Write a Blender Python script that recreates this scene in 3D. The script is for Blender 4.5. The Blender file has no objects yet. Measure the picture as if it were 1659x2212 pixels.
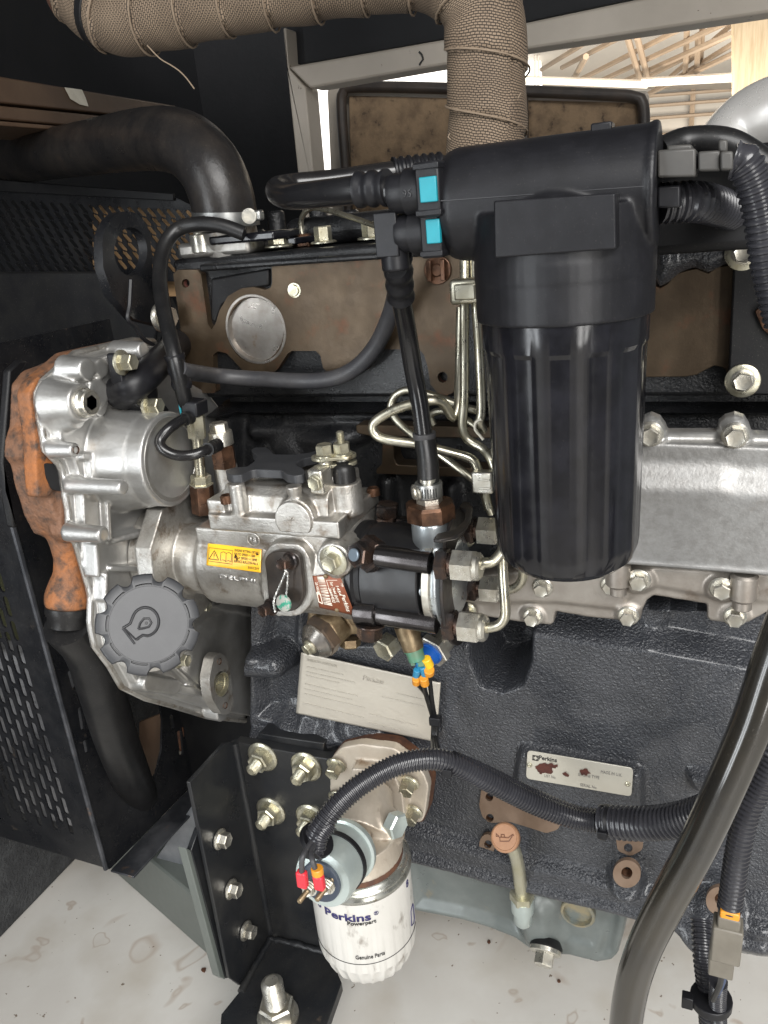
import bpy, bmesh, math, random
import numpy as np
from mathutils import Vector, Matrix
random.seed(7); np.random.seed(7)
sc = bpy.context.scene
col = sc.collection
V = Vector
# ---------------------------------------------------------------- camera
F = 1716.; CX, CY = 829.5, 1106.; H = .88          # focal length and centre of a 1659 x 2212 frame, eye height above the tray
AX = V((0.92540102, 0.05163604, -0.37545529)); AY = V((0.36830483, -0.35610425, 0.85880225)); AZ = V((-0.08935608, -0.93301848, -0.34855704))
CAM = V((0, 0, H))
cd = bpy.data.cameras.new('camera'); cam = bpy.data.objects.new('camera', cd); col.objects.link(cam)
cd.sensor_fit = 'VERTICAL'; cd.sensor_height = 24; cd.lens = F / 2212 * 24; cd.clip_start = .02; cd.clip_end = 60
RT = V((AX[0], AY[0], AZ[0])); UP = -V((AX[1], AY[1], AZ[1])); FW = V((AX[2], AY[2], AZ[2]))
mw = Matrix.Identity(4)
for i in range(3):
    mw[i][0] = RT[i]; mw[i][1] = UP[i]; mw[i][2] = -FW[i]; mw[i][3] = CAM[i]
cam.matrix_world = mw; sc.camera = cam
# ---------------------------------------------------------------- light
wd = bpy.data.worlds.new('World'); sc.world = wd; wd.use_nodes = True
bg = wd.node_tree.nodes['Background']; bg.inputs[0].default_value = (.93, .97, 1, 1); bg.inputs[1].default_value = .27
def area(name, loc, target, sx, sy, power, colr):
    d = bpy.data.lights.new(name, 'AREA'); d.shape = 'RECTANGLE'; d.size = sx; d.size_y = sy; d.energy = power; d.color = colr
    o = bpy.data.objects.new(name, d); col.objects.link(o); o.location = loc
    o.rotation_euler = (V(target) - V(loc)).to_track_quat('-Z', 'Y').to_euler(); return o
area('hall_roof_light', (1.0, -1.2, 2.2), (-.2, .6, .5), 2.0, 1.2, 108, (1, .985, .965))
for x_, p_ in ((-1.50, 15), (-1.05, 15)): area('hall_door_light', (x_, -1.3, .75), (-.3, .6, .6), .22, 1.9, p_, (.93, .97, 1))
for x_, p_ in ((.95, 13), (1.35, 12)): area('hall_window_light', (x_, -1.2, .65), (-.1, .6, .6), .16, 1.7, p_, (1, .98, .95))
area('far_hall_light', (.4, 3.2, .45), (.3, 5.4, 1.9), 3, 1.2, 190, (1, .95, .86))
vs = sc.view_settings; vs.view_transform = 'Standard'; vs.look = 'None'; vs.gamma = 1; vs.exposure = 0
# ---------------------------------------------------------------- helpers
def ray(x, y):
    c = V(((x - CX) / F, (y - CY) / F, 1)); return V((AX.dot(c), AY.dot(c), AZ.dot(c)))
def W(x, y, Y=None, X=None, Z=None, d=None):      # where the sight line of a photo point meets a real plane
    r = ray(x, y)
    t = Y / r[1] if Y is not None else X / r[0] if X is not None else (Z - H) / r[2] if Z is not None else d
    return CAM + r * t
def depth(p): return (p - CAM).dot(FW)
def PX(n, p): return n * depth(p) / F
def WC(x, y, o, ax, R):                            # ... or meets a cylinder
    r = ray(x, y); ax = ax.normalized(); q = CAM - o
    a = r - ax * r.dot(ax); b = q - ax * q.dot(ax)
    A = a.dot(a); B = 2 * a.dot(b); C = b.dot(b) - R * R; D = B * B - 4 * A * C
    t = (-B - math.sqrt(D)) / (2 * A) if D > 0 else -B / (2 * A)
    return CAM + r * t
def frame(ax, up=None):
    w = V(ax).normalized(); u = V(up) if up is not None else (V((0, 0, 1)) if abs(w.z) < .9 else V((0, -1, 0)))
    u = (u - w * u.dot(w)).normalized(); return u, w.cross(u), w
def cr(pts, step=.004, radii=None):
    P = [V(p) for p in pts]; Q = [P[0] * 2 - P[1]] + P + [P[-1] * 2 - P[-2]]; out = []; rr = []
    for i in range(len(P) - 1):
        a, b, c, d = Q[i:i + 4]; n = max(2, int((c - b).length / step))
        for k in range(n):
            t = k / n
            out.append(.5 * ((2 * b) + (c - a) * t + (2 * a - 5 * b + 4 * c - d) * t * t + (3 * b - a - 3 * c + d) * t ** 3))
            if radii: rr.append(radii[i] * (1 - t) + radii[i + 1] * t)
    out.append(P[-1])
    if radii: rr.append(radii[-1]); return out, rr
    return out
def shade(me, ang):
    me.shade_smooth(); me.set_sharp_from_angle(angle=math.radians(ang))
class G:
    def __init__(s): s.v = []; s.f = []; s.uv = {}
    def ring(s, o, u, v, r, n, a0=0, fn=None):
        i = len(s.v)
        for k in range(n):
            a = a0 + 2 * math.pi * k / n; q = r * (fn(a) if fn else 1)
            s.v.append(o + u * (q * math.cos(a)) + v * (q * math.sin(a)))
        return list(range(i, i + n))
    def skin(s, A, B):
        n = len(A)
        for k in range(n): s.f.append((A[k], A[(k + 1) % n], B[(k + 1) % n], B[k]))
    def lathe(s, o, ax, prof, n=24, up=None, a0=0, fn=None, open0=False):
        u, v, w = frame(ax, up); o = V(o); last = None
        for i, (t, r) in enumerate(prof):
            if r < 1e-6:
                s.v.append(o + w * t); R = [len(s.v) - 1]
            else: R = s.ring(o + w * t, u, v, r, n, a0, fn)
            if last is None:
                if len(R) > 1 and not open0: s.f.append(tuple(reversed(R)))
            elif len(R) == 1 and len(last) > 1:
                for k in range(n): s.f.append((last[k], last[(k + 1) % n], R[0]))
            elif len(last) == 1:
                for k in range(n): s.f.append((last[0], R[(k + 1) % n], R[k]))
            else: s.skin(last, R)
            last = R
        if len(last) > 1: s.f.append(tuple(last))
        return s
    def cyl(s, a, b, r, n=20, ch=.0, r2=None):
        a = V(a); b = V(b); L = (b - a).length; r2 = r if r2 is None else r2
        p = [(0, r - ch), (ch, r), (L - ch, r2), (L, r2 - ch)] if ch else [(0, r), (L, r2)]
        return s.lathe(a, b - a, p, n)
    def hexa(s, o, ax, r, h, up=None, rot=0, ch=.12, dish=True):
        p = [(0, r), (h - r * ch, r), (h, r * (1 - ch))]
        if dish: p += [(h - r * .06, r * .62)]
        return s.lathe(o, ax, p, 6, up, rot)
    def bolt(s, o, ax, r, h, fl=1.45, fh=.35, up=None, rot=0, n=20):
        o = V(o); w = V(ax).normalized()
        if fl: s.lathe(o, w, [(0, r * fl), (r * fh * .5, r * fl), (r * fh, r * fl * .86), (r * fh, r * .5)], n, up)
        s.hexa(o + w * (r * fh * .9 if fl else 0), w, r, h, up, rot); return s
    def stud(s, o, ax, r, L, pitch=None):
        pitch = pitch or r * .36; n = max(3, int(L / pitch)); p = []
        for i in range(n): p += [(i * pitch, r * .84), ((i + .5) * pitch, r)]
        p += [(n * pitch, r * .84), (n * pitch + r * .2, r * .6)]
        return s.lathe(o, ax, p, 16)
    def prism(s, pts, ext):
        n = len(pts); i = len(s.v); ext = V(ext)
        s.v += [V(p) for p in pts] + [V(p) + ext for p in pts]
        s.f.append(tuple(range(i, i + n))); s.f.append(tuple(reversed(range(i + n, i + 2 * n))))
        for k in range(n): s.f.append((i + k, i + n + k, i + n + (k + 1) % n, i + (k + 1) % n))
        return s
    def box(s, c, x, y, z, fr=None):
        c = V(c); a, b, w = fr if fr else (V((1, 0, 0)), V((0, 1, 0)), V((0, 0, 1)))
        q = [c + a * (x / 2 * i) + b * (y / 2 * j) - w * (z / 2) for i, j in ((-1, -1), (1, -1), (1, 1), (-1, 1))]
        return s.prism(q, w * z)
    def bb(s, x0, x1, y0, y1, z0, z1): return s.box(((x0 + x1) / 2, (y0 + y1) / 2, (z0 + z1) / 2), x1 - x0, y1 - y0, z1 - z0)
    def tube(s, pts, r, n=12, caps=True, fn=None, loop=False):
        P = [V(p) for p in pts]; N = len(P); last = None; L = 0; lastL = 0
        t0 = (P[1] - P[0]).normalized(); u, v, w = frame(t0)
        for i in range(N):
            t = ((P[(i + 1) % N] - P[i - 1]) if loop else (P[min(i + 1, N - 1)] - P[max(i - 1, 0)])).normalized()
            u = (u - t * u.dot(t)).normalized(); v = t.cross(u)
            if i: L += (P[i] - P[i - 1]).length
            q = r(L) if callable(r) else r[i] if isinstance(r, (list, tuple)) else r
            R = s.ring(P[i], u, v, q, n, 0, fn)
            if last:
                k0 = len(s.f); s.skin(last, R)
                for k in range(n): s.uv[k0 + k] = [(k / n, lastL), ((k + 1) / n, lastL), ((k + 1) / n, L), (k / n, L)]
            else: first = R
            last = R; lastL = L
        if loop: s.skin(last, first)
        elif caps: s.f.append(tuple(reversed(first))); s.f.append(tuple(last))
        return s
    def conduit(s, pts, r, n=14, pitch=.0032):
        P = cr(pts, pitch / 4)
        d = [0]
        for a, b in zip(P, P[1:]): d.append(d[-1] + (b - a).length)
        N = int(d[-1] / (pitch / 4)); Q = []; rr = []; j = 0
        for i in range(N):
            x = i * pitch / 4
            while j < len(d) - 2 and d[j + 1] < x: j += 1
            Q.append(P[j].lerp(P[j + 1], (x - d[j]) / max(1e-9, d[j + 1] - d[j]))); rr.append(r * (1, 1, .87, .87)[i % 4])
        return s.tube(Q, rr, n)
    def build(s, name, mat, parent=None, ang=38, bevel=0, bseg=2, remesh=0, sm=0, sub=0, solid=0, label=None, fixn=True):
        me = bpy.data.meshes.new(name); c = V((0, 0, 0))
        lo = V([min(p[i] for p in s.v) for i in range(3)]); hi = V([max(p[i] for p in s.v) for i in range(3)]); c = (lo + hi) / 2
        me.from_pydata([tuple(p - c) for p in s.v], [], s.f); me.update()
        if s.uv:
            ul = me.uv_layers.new(name='UVMap')
            for p in me.polygons:
                q = s.uv.get(p.index)
                if q:
                    for k, li in enumerate(p.loop_indices): ul.data[li].uv = q[k]
        if fixn and not s.uv:
            b = bmesh.new(); b.from_mesh(me); bmesh.ops.recalc_face_normals(b, faces=b.faces); b.to_mesh(me); b.free()
        me.materials.append(M[mat] if isinstance(mat, str) else mat); shade(me, ang)
        o = bpy.data.objects.new(name, me); col.objects.link(o); place(o, c, parent)
        if remesh:
            m = o.modifiers.new('r', 'REMESH'); m.mode = 'VOXEL'; m.voxel_size = remesh; m.use_smooth_shade = True
        if bevel:
            m = o.modifiers.new('b', 'BEVEL'); m.width = bevel; m.segments = bseg; m.limit_method = 'ANGLE'; m.angle_limit = math.radians(40)
        if sub:
            m = o.modifiers.new('s', 'SUBSURF'); m.levels = m.render_levels = sub
        if sm:
            m = o.modifiers.new('m', 'SMOOTH'); m.iterations = sm; m.factor = .5
        if solid:
            m = o.modifiers.new('t', 'SOLIDIFY'); m.thickness = solid; m.offset = 0
        if label: o['label'] = label
        return o
def place(o, c, parent):
    if parent is None: o.location = c; return
    o.parent = parent; p = V((0, 0, 0)); q = parent
    while q: p += q.location; q = q.parent
    o.location = V(c) - p
def tag(o, label, cat, group=None):
    o['label'] = label; o['category'] = cat
    if group: o['group'] = group
    return o
def thing(name, label, cat, loc, group=None):
    o = bpy.data.objects.new(name, None); col.objects.link(o); o.location = V(loc); o.empty_display_size = .02; return tag(o, label, cat, group)
def struct(o): o['kind'] = 'structure'; return o
def text(body, size, o, xd, yd, mat, parent, ext=.00015, bold=0, fit=None, wrap=None, name='lettering', spacing=1):
    cu = bpy.data.curves.new('t', 'FONT'); cu.body = body; cu.size = 1; cu.offset = bold; cu.resolution_u = 3; cu.space_character = spacing
    ob = bpy.data.objects.new('t', cu); me = bpy.data.meshes.new_from_object(ob); bpy.data.objects.remove(ob)
    n = len(me.vertices); a = np.empty(n * 3); me.vertices.foreach_get('co', a); a = a.reshape(-1, 3)
    k = (fit / (a[:, 0].max() - a[:, 0].min())) if fit else size
    xd = V(xd).normalized(); yd = V(yd).normalized(); nd = xd.cross(yd); o = V(o); g = G()
    for x, y, z in a:
        g.v.append(wrap(x * k, y * size) if wrap else o + xd * (x * k) + yd * (y * size))
    g.f = [tuple(p.vertices) for p in me.polygons]; bpy.data.meshes.remove(me)
    ob = g.build(name, mat, parent, fixn=False); m = ob.modifiers.new('t', 'SOLIDIFY'); m.thickness = ext; m.offset = 0
    return ob
def holed(name, outer, holes, ext, mat, parent=None, bevel=0):      # flat sheet with real openings: outer and holes are lists of points in one plane
    o = V(outer[0]); e = V(ext); w = e.normalized(); u = frame(w)[0]; v = w.cross(u)
    cu = bpy.data.curves.new('c', 'CURVE'); cu.dimensions = '2D'; cu.fill_mode = 'BOTH'
    for loop in [outer] + holes:
        sp = cu.splines.new('POLY'); sp.points.add(len(loop) - 1); sp.use_cyclic_u = True
        for k, p in enumerate(loop): d = V(p) - o; sp.points[k].co = (d.dot(u), d.dot(v), 0, 1)
    ob = bpy.data.objects.new('c', cu); cu.extrude = e.length / 2; cu.bevel_depth = bevel
    me = bpy.data.meshes.new_from_object(ob); bpy.data.objects.remove(ob); g = G()
    g.v = [o + e / 2 + u * p.co[0] + v * p.co[1] + w * p.co[2] for p in me.vertices]; g.f = [tuple(p.vertices) for p in me.polygons]
    bpy.data.meshes.remove(me); return g.build(name, mat, parent, ang=40, fixn=False)
def ell(x, y, rx, ry, n=24, a0=0): return [(x + rx * math.cos(a0 + 2 * math.pi * k / n), y + ry * math.sin(a0 + 2 * math.pi * k / n)) for k in range(n)]
def onY(px, Y): return [W(x, y, Y=Y) for x, y in px]
def onX(px, X): return [W(x, y, X=X) for x, y in px]
def onZ(px, Z): return [W(x, y, Z=Z) for x, y in px]
def rnd(px, r=6, k=4):                                              # round the corners of a polygon
    out = []; n = len(px)
    for i in range(n):
        a, b, c = V(px[i - 1]), V(px[i]), V(px[(i + 1) % n]); q = min(r, (a - b).length * .45, (c - b).length * .45)
        p0 = b + (a - b).normalized() * q; p1 = b + (c - b).normalized() * q
        for j in range(k + 1):
            t = j / k; z = p0 * (1 - t) ** 2 + b * 2 * t * (1 - t) + p1 * t * t; out.append((z[0], z[1]))
    return out
def slot(cx, cy, dx, dy, r, n=6):                                   # stadium outline about a line from c-d to c+d
    L = math.hypot(dx, dy); ux, uy = dx / L, dy / L; out = []
    for s in (1, -1):
        for k in range(n + 1):
            a = -math.pi / 2 + math.pi * k / n; ca, sa = math.cos(a) * s, math.sin(a) * s
            out.append((cx + dx * s + r * (ux * ca - uy * sa), cy + dy * s + r * (uy * ca + ux * sa)))
    return out
def sdpoly(PXY, poly):                                              # signed distance, inside positive
    x, y = PXY; d = np.full(x.shape, 1e9); ins = np.zeros(x.shape, bool); n = len(poly)
    for i in range(n):
        ax_, ay_ = poly[i]; bx, by = poly[(i + 1) % n]; ex, ey = bx - ax_, by - ay_
        t = np.clip(((x - ax_) * ex + (y - ay_) * ey) / (ex * ex + ey * ey + 1e-18), 0, 1)
        d = np.minimum(d, np.hypot(x - ax_ - t * ex, y - ay_ - t * ey))
        if by != ay_:
            c = ((ay_ > y) != (by > y)) & (x < (bx - ax_) * (y - ay_) / (by - ay_) + ax_); ins ^= c
    return np.where(ins, d, -d)
def relief(name, plane, base, outline, feats, res, mat, parent, back=.03, edge=.003, sgn=-1, noise=0):
    """cast surface as a sheet of real relief: features ('poly', points, height, softness) / ('cap', p, q, radius_px, height, softness) / ('dome', ...)"""
    f2 = (lambda p: (W(*p, Y=base)[0], W(*p, Y=base)[2])) if plane == 'Y' else (lambda p: (W(*p, X=base)[1], W(*p, X=base)[2]))
    ol = [f2(p) for p in outline]; xs = [p[0] for p in ol]; ys = [p[1] for p in ol]; pad = edge + res * 2
    gx = np.arange(min(xs) - pad, max(xs) + pad, res); gy = np.arange(min(ys) - pad, max(ys) + pad, res)
    x, y = np.meshgrid(gx, gy); h = np.zeros(x.shape)
    ss = lambda d, w: (lambda t: t * t * (3 - 2 * t))(np.clip(d / w + .5, 0, 1))
    for ft in feats:
        if ft[0] == 'poly': h += ft[2] * ss(sdpoly((x, y), [f2(p) for p in ft[1]]), ft[3])
        else:
            a, b = f2(ft[1]), f2(ft[2]); ex, ey = b[0] - a[0], b[1] - a[1]
            t = np.clip(((x - a[0]) * ex + (y - a[1]) * ey) / (ex * ex + ey * ey + 1e-18), 0, 1); d = np.hypot(x - a[0] - t * ex, y - a[1] - t * ey)
            r = PX(ft[3], W(*ft[1], Y=base) if plane == 'Y' else W(*ft[1], X=base))
            if ft[0] == 'cap': h += ft[4] * ss(r - d, ft[5])
            else: h = np.maximum(h, ft[4] * np.sqrt(np.clip(1 - (d / r) ** 2, 0, 1)) + np.where(d < r, 0, -1))
    if noise:
        for k in range(14):
            a = random.uniform(0, 6.28); q = random.uniform(60, 260); h += noise * (120 / q) * np.sin(q * (x * math.cos(a) + y * math.sin(a)) + random.uniform(0, 6.28)) / 4
    for _ in range(2): p_ = np.pad(h, 1, mode='edge'); h = (p_[:-2, 1:-1] + p_[2:, 1:-1] + p_[1:-1, :-2] + p_[1:-1, 2:] + 2 * h) / 6
    sd = sdpoly((x, y), ol); q_ = np.clip(1 - sd / edge, 0, 1); h = h * ss(sd - edge, edge * 2) - edge * (1 - np.sqrt(np.clip(1 - q_ ** 2, 0, 1)))
    ins = sd > 0; cell = ins[:-1, :-1] | ins[1:, :-1] | ins[:-1, 1:] | ins[1:, 1:]
    keep = np.zeros(x.shape, bool); keep[:-1, :-1] |= cell; keep[1:, :-1] |= cell; keep[:-1, 1:] |= cell; keep[1:, 1:] |= cell
    oa = np.array(ol); ob = np.roll(oa, -1, 0); oe = ob - oa; ol2 = (oe ** 2).sum(1) + 1e-18
    g = G(); ny, nx = x.shape; idx = -np.ones(x.shape, int)
    for j, i in zip(*np.nonzero(keep)):
        px, py = x[j, i], y[j, i]
        if not ins[j, i]:                                           # snap the outermost ring on to the true outline
            t = np.clip(((px - oa[:, 0]) * oe[:, 0] + (py - oa[:, 1]) * oe[:, 1]) / ol2, 0, 1); cxy = oa + oe * t[:, None]; k = np.argmin((cxy[:, 0] - px) ** 2 + (cxy[:, 1] - py) ** 2); px, py = cxy[k]
        idx[j, i] = len(g.v); q = base + sgn * h[j, i]
        g.v.append(V((px, q, py)) if plane == 'Y' else V((q, px, py)))
    cnt = {}
    for j, i in zip(*np.nonzero(cell)):
        q = (idx[j, i], idx[j, i + 1], idx[j + 1, i + 1], idx[j + 1, i]); g.f.append(q)
        for a, b in zip(q, q[1:] + q[:1]):
            if (b, a) in cnt: del cnt[(b, a)]
            else: cnt[(a, b)] = 1
    dv = V((0, -sgn * back, 0)) if plane == 'Y' else V((-sgn * back, 0, 0)); bk_ = {}
    for a, b in cnt:
        for c in (a, b):
            if c not in bk_: bk_[c] = len(g.v); g.v.append(g.v[c] + dv)
        g.f.append((b, a, bk_[a], bk_[b]))
    o = g.build(name, mat, parent, ang=80, fixn=False)
    if plane == 'X': o.data.flip_normals() if sgn < 0 else None
    return o
# ---------------------------------------------------------------- materials
M = {}
def mk(name, c, rough=.5, metal=0., c2=None, ns=40, lo=.42, hi=.62, det=7, bump=0, bs=300, bd=.001, rv=0, coat=0, c3=None, s3=25, t3=(.6, .68), bt='noise', spec=.5, dust=0, trans=0, stretch=None):
    m = bpy.data.materials.new(name); m.use_nodes = True; nt = m.node_tree; N = nt.nodes; L = nt.links; b = N['Principled BSDF']
    def nd(t, **k):
        n = N.new(t)
        for q, v in k.items(): setattr(n, q, v)
        return n
    co = nd('ShaderNodeTexCoord').outputs['Object']; base = co
    if stretch:
        mp = nd('ShaderNodeMapping'); mp.inputs['Scale'].default_value = stretch; L.new(co, mp.inputs[0]); co = mp.outputs[0]
    def noise(scale, d=det, src=None):
        n = nd('ShaderNodeTexNoise'); n.inputs['Scale'].default_value = scale; n.inputs['Detail'].default_value = d; n.inputs['Roughness'].default_value = .62; L.new(src or co, n.inputs['Vector']); return n.outputs['Fac']
    def ramp(f, a, z):
        r = nd('ShaderNodeMapRange'); r.inputs[1].default_value = a; r.inputs[2].default_value = z; L.new(f, r.inputs[0]); return r.outputs[0]
    def mix(f, A, B):
        x = nd('ShaderNodeMix', data_type='RGBA'); L.new(f, x.inputs[0])
        for s, q in ((6, A), (7, B)):
            if isinstance(q, tuple): x.inputs[s].default_value = (*q, 1)
            else: L.new(q, x.inputs[s])
        return x.outputs[2]
    cur = tuple(c); fac = None
    if c2: fac = ramp(noise(ns), lo, hi); cur = mix(fac, cur, tuple(c2))
    if c3: cur = mix(ramp(noise(s3, 9), *t3), cur, tuple(c3))
    if dust:
        f = ramp(noise(900, 2, base), .66, .74); mm = nd('ShaderNodeMath', operation='MULTIPLY'); L.new(f, mm.inputs[0]); mm.inputs[1].default_value = dust; cur = mix(mm.outputs[0], cur, (.30, .27, .23))
    if isinstance(cur, tuple): b.inputs['Base Color'].default_value = (*cur, 1)
    else: L.new(cur, b.inputs['Base Color'])
    b.inputs['Metallic'].default_value = metal; b.inputs['Roughness'].default_value = rough; b.inputs['Specular IOR Level'].default_value = spec
    b.inputs['Coat Weight'].default_value = coat; b.inputs['Coat Roughness'].default_value = .12; b.inputs['Transmission Weight'].default_value = trans
    if rv:
        r = nd('ShaderNodeMapRange'); r.inputs[1].default_value = .35; r.inputs[2].default_value = .65; r.inputs[3].default_value = rough - rv; r.inputs[4].default_value = rough + rv; L.new(noise(ns * 1.7), r.inputs[0]); L.new(r.outputs[0], b.inputs['Roughness'])
    if bump:
        bn = nd('ShaderNodeBump'); bn.inputs['Strength'].default_value = bump; bn.inputs['Distance'].default_value = bd
        if bt == 'noise': L.new(noise(bs, 4), bn.inputs['Height'])
        elif bt == 'leather':
            v = nd('ShaderNodeTexVoronoi', feature='SMOOTH_F1'); v.inputs['Scale'].default_value = bs; v.inputs['Smoothness'].default_value = .5
            mx = nd('ShaderNodeVectorMath', operation='ADD'); nn = nd('ShaderNodeTexNoise'); nn.inputs['Scale'].default_value = bs * .6; L.new(co, nn.inputs['Vector'])
            sc_ = nd('ShaderNodeVectorMath', operation='SCALE'); sc_.inputs['Scale'].default_value = .006; L.new(nn.outputs['Color'], sc_.inputs[0]); L.new(co, mx.inputs[0]); L.new(sc_.outputs[0], mx.inputs[1]); L.new(mx.outputs[0], v.inputs['Vector']); L.new(v.outputs['Distance'], bn.inputs['Height']); bn.invert = True
        L.new(bn.outputs[0], b.inputs['Normal'])
    M[name] = m; return m
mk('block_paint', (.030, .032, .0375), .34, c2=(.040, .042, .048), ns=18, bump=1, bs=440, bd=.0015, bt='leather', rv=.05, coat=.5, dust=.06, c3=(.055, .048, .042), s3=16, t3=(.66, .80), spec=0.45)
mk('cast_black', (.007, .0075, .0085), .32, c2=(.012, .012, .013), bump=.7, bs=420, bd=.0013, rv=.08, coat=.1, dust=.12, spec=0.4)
mk('flat_black', (.006, .006, .007), .5, c2=(.010, .010, .010), ns=30, bump=.15, bs=500, bd=.0005, dust=.2, spec=0.3)
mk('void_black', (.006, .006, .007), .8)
mk('panel_black', (.007, .0075, .009), .32, c2=(.012, .012, .013), ns=22, rv=.1, bump=.12, bs=160, bd=.0008, coat=.1, dust=.35, c3=(.05, .04, .032), s3=30, t3=(.66, .74), spec=0.4)
mk('machined_iron', (.058, .040, .024), .45, .6, c2=(.080, .056, .034), ns=30, bump=.3, bs=260, bd=.0005, rv=.05, c3=(.10, .045, .024), s3=46, t3=(.56, .74))
mk('cast_alu', (.50, .485, .455), .40, .86, c2=(.33, .31, .28), ns=26, bump=.6, bs=520, bd=.0007, rv=.09, c3=(.17, .125, .085), s3=60, t3=(.55, .72))
mk('smooth_alu', (.50, .495, .48), .40, .80, c2=(.36, .35, .33), ns=16, bump=.3, bs=420, bd=.0006, rv=.07, c3=(.30, .24, .18), s3=26, t3=(.66, .8))
mk('die_alu', (.275, .272, .265), .46, .75, c2=(.235, .23, .222), ns=160, bump=.4, bs=420, bd=.0006, rv=.05, c3=(.20, .18, .16), s3=34, t3=(.64, .8))
mk('dull_alu', (.36, .33, .295), .45, .75, c2=(.28, .25, .22), ns=24, bump=.3, bs=350, bd=.0005, rv=.1, c3=(.16, .12, .09), s3=30, t3=(.62, .75))
mk('beige_alu', (.56, .50, .42), .5, .55, c2=(.47, .41, .335), ns=26, bump=.3, bs=420, bd=.0006, c3=(.20, .12, .06), s3=34, t3=(.62, .74), dust=.15)
mk('rust', (.17, .085, .048), .62, .2, c2=(.36, .125, .032), ns=13, lo=.46, hi=.64, bump=.8, bs=300, bd=.0012, c3=(.055, .037, .028), s3=90, t3=(.47, .66), rv=.1)
mk('zinc', (.62, .60, .54), .33, .9, c2=(.48, .45, .38), ns=70, bump=.2, bs=500, bd=.0004, rv=.1)
mk('zinc_yellow', (.52, .50, .40), .34, .85, c2=(.40, .37, .27), ns=80, bump=.25, bs=500, bd=.0004, rv=.1, c3=(.14, .10, .05), s3=90, t3=(.62, .72))
mk('pipe_steel', (.55, .525, .43), .33, .95, c2=(.46, .43, .33), ns=60, rv=.1, bump=.1, bs=300, bd=.0003)
mk('blued_steel', (.055, .05, .05), .26, .8, c2=(.10, .065, .05), ns=60, rv=.08, c3=(.16, .07, .04), s3=70, t3=(.62, .7))
mk('brown_steel', (.060, .032, .020), .36, .7, c2=(.13, .066, .038), ns=90, bump=.3, bs=300, bd=.0005, rv=.1)
mk('dull_brass', (.25, .19, .115), .42, .75, c2=(.15, .105, .06), ns=90, bump=.4, bs=400, bd=.0006)
mk('plastic_black', (.008, .008, .0095), .40, c2=(.011, .011, .013), ns=60, bump=.2, bs=1400, bd=.0002, dust=.06, spec=0.3)
mk('plastic_gloss', (.005, .005, .0065), .19, rv=.05, c2=(.009, .009, .012), dust=.03, coat=.1, spec=0.45)
mk('plastic_grey', (.030, .031, .034), .45, c2=(.037, .038, .041), bump=.25, bs=1200, bd=.0002, dust=.05)
mk('rubber', (.008, .008, .0085), .36, c2=(.013, .0125, .0125), ns=30, bump=.15, bs=500, bd=.0004, dust=.25, rv=.06, spec=0.35)
mk('rubber_grey', (.038, .038, .042), .42, c2=(.055, .054, .056), ns=30, dust=.2, rv=.05, bump=.1, bs=300, bd=.0003, spec=0.35)
mk('hose_clear', (.012, .011, .0095), .20, c2=(.024, .020, .014), ns=8, rv=.06, dust=.12, coat=.6)
mk('conduit', (.024, .024, .028), .24, rv=.05, c2=(.032, .032, .037), dust=.15)
mk('cream_paint', (.44, .39, .33), .5, c2=(.38, .335, .28), ns=6, bump=.1, bs=200, bd=.0004, c3=(.05, .03, .02), s3=90, t3=(.665, .69))
mk('tan_foam', (.27, .185, .11), .85, c2=(.17, .115, .07), ns=30, bump=.6, bs=180, bd=.002, c3=(.05, .035, .025), s3=60, t3=(.6, .72))
mk('seal_rubber', (.055, .042, .034), .4, c2=(.035, .028, .024), ns=20)
mk('foam_dark', (.030, .031, .033), .95, c2=(.05, .052, .054), ns=60, bump=1, bs=240, bd=.006)
mk('liner', (.007, .0075, .009), .75, c2=(.010, .010, .012), ns=9, bump=.3, bs=90, bd=.002)
mk('floor_paint', (.55, .535, .50), .38, c2=(.51, .49, .455), ns=7, bump=.1, bs=60, bd=.0008, rv=.08)
mk('base_paint', (.105, .118, .108), .42, c2=(.12, .132, .12), ns=8, rv=.06)
mk('sump_paint', (.115, .13, .125), .34, .2, c2=(.15, .165, .158), ns=18, bump=.12, bs=120, bd=.0008, rv=.08, c3=(.20, .17, .12), s3=26, t3=(.66, .75))
mk('filter_white', (.55, .535, .50), .38, c2=(.49, .475, .44), ns=14, coat=.1, c3=(.16, .135, .11), s3=55, t3=(.58, .72), rv=.06, stretch=(1, 1, .45))
mk('ink_blue', (.02, .017, .10), .5)
mk('ink_black', (.012, .012, .012), .5)
mk('ink_grey', (.16, .15, .14), .5)
mk('ink_cream', (.72, .66, .56), .5)
mk('plate_metal', (.60, .575, .50), .42, .55, c2=(.53, .505, .435), ns=10, bump=.1, bs=80, bd=.0004, rv=.06)
mk('plate_foil', (.50, .465, .40), .45, .4, c2=(.455, .42, .36), ns=12, bump=.5, bs=260, bd=.0006, rv=.06)
mk('rust_spot', (.085, .022, .014), .75, c2=(.05, .014, .01), ns=120)
mk('yellow', (.80, .47, .02), .35, c2=(.72, .36, .015), ns=40, coat=.2)
mk('orange', (.62, .25, .02), .4)
mk('brown_label', (.20, .055, .02), .42, .2, c2=(.16, .042, .016), ns=60)
mk('teal', (.006, .20, .25), .42, c2=(.008, .225, .28), ns=60)
mk('blue', (.008, .09, .38), .4)
mk('blue_tape', (.02, .19, .34), .4)
mk('green', (.06, .19, .12), .45, c2=(.09, .16, .10), ns=90)
mk('red', (.62, .03, .045), .42)
mk('brown_knob', (.34, .185, .105), .36, c2=(.30, .16, .09), ns=50)
mk('knob_mark', (.13, .055, .03), .5)
mk('sensor_blue', (.48, .54, .52), .36, .6, c2=(.42, .475, .455), ns=30, rv=.05)
mk('lead', (.40, .40, .36), .5, .6, c2=(.05, .30, .20), ns=160, lo=.5, hi=.56)
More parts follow.
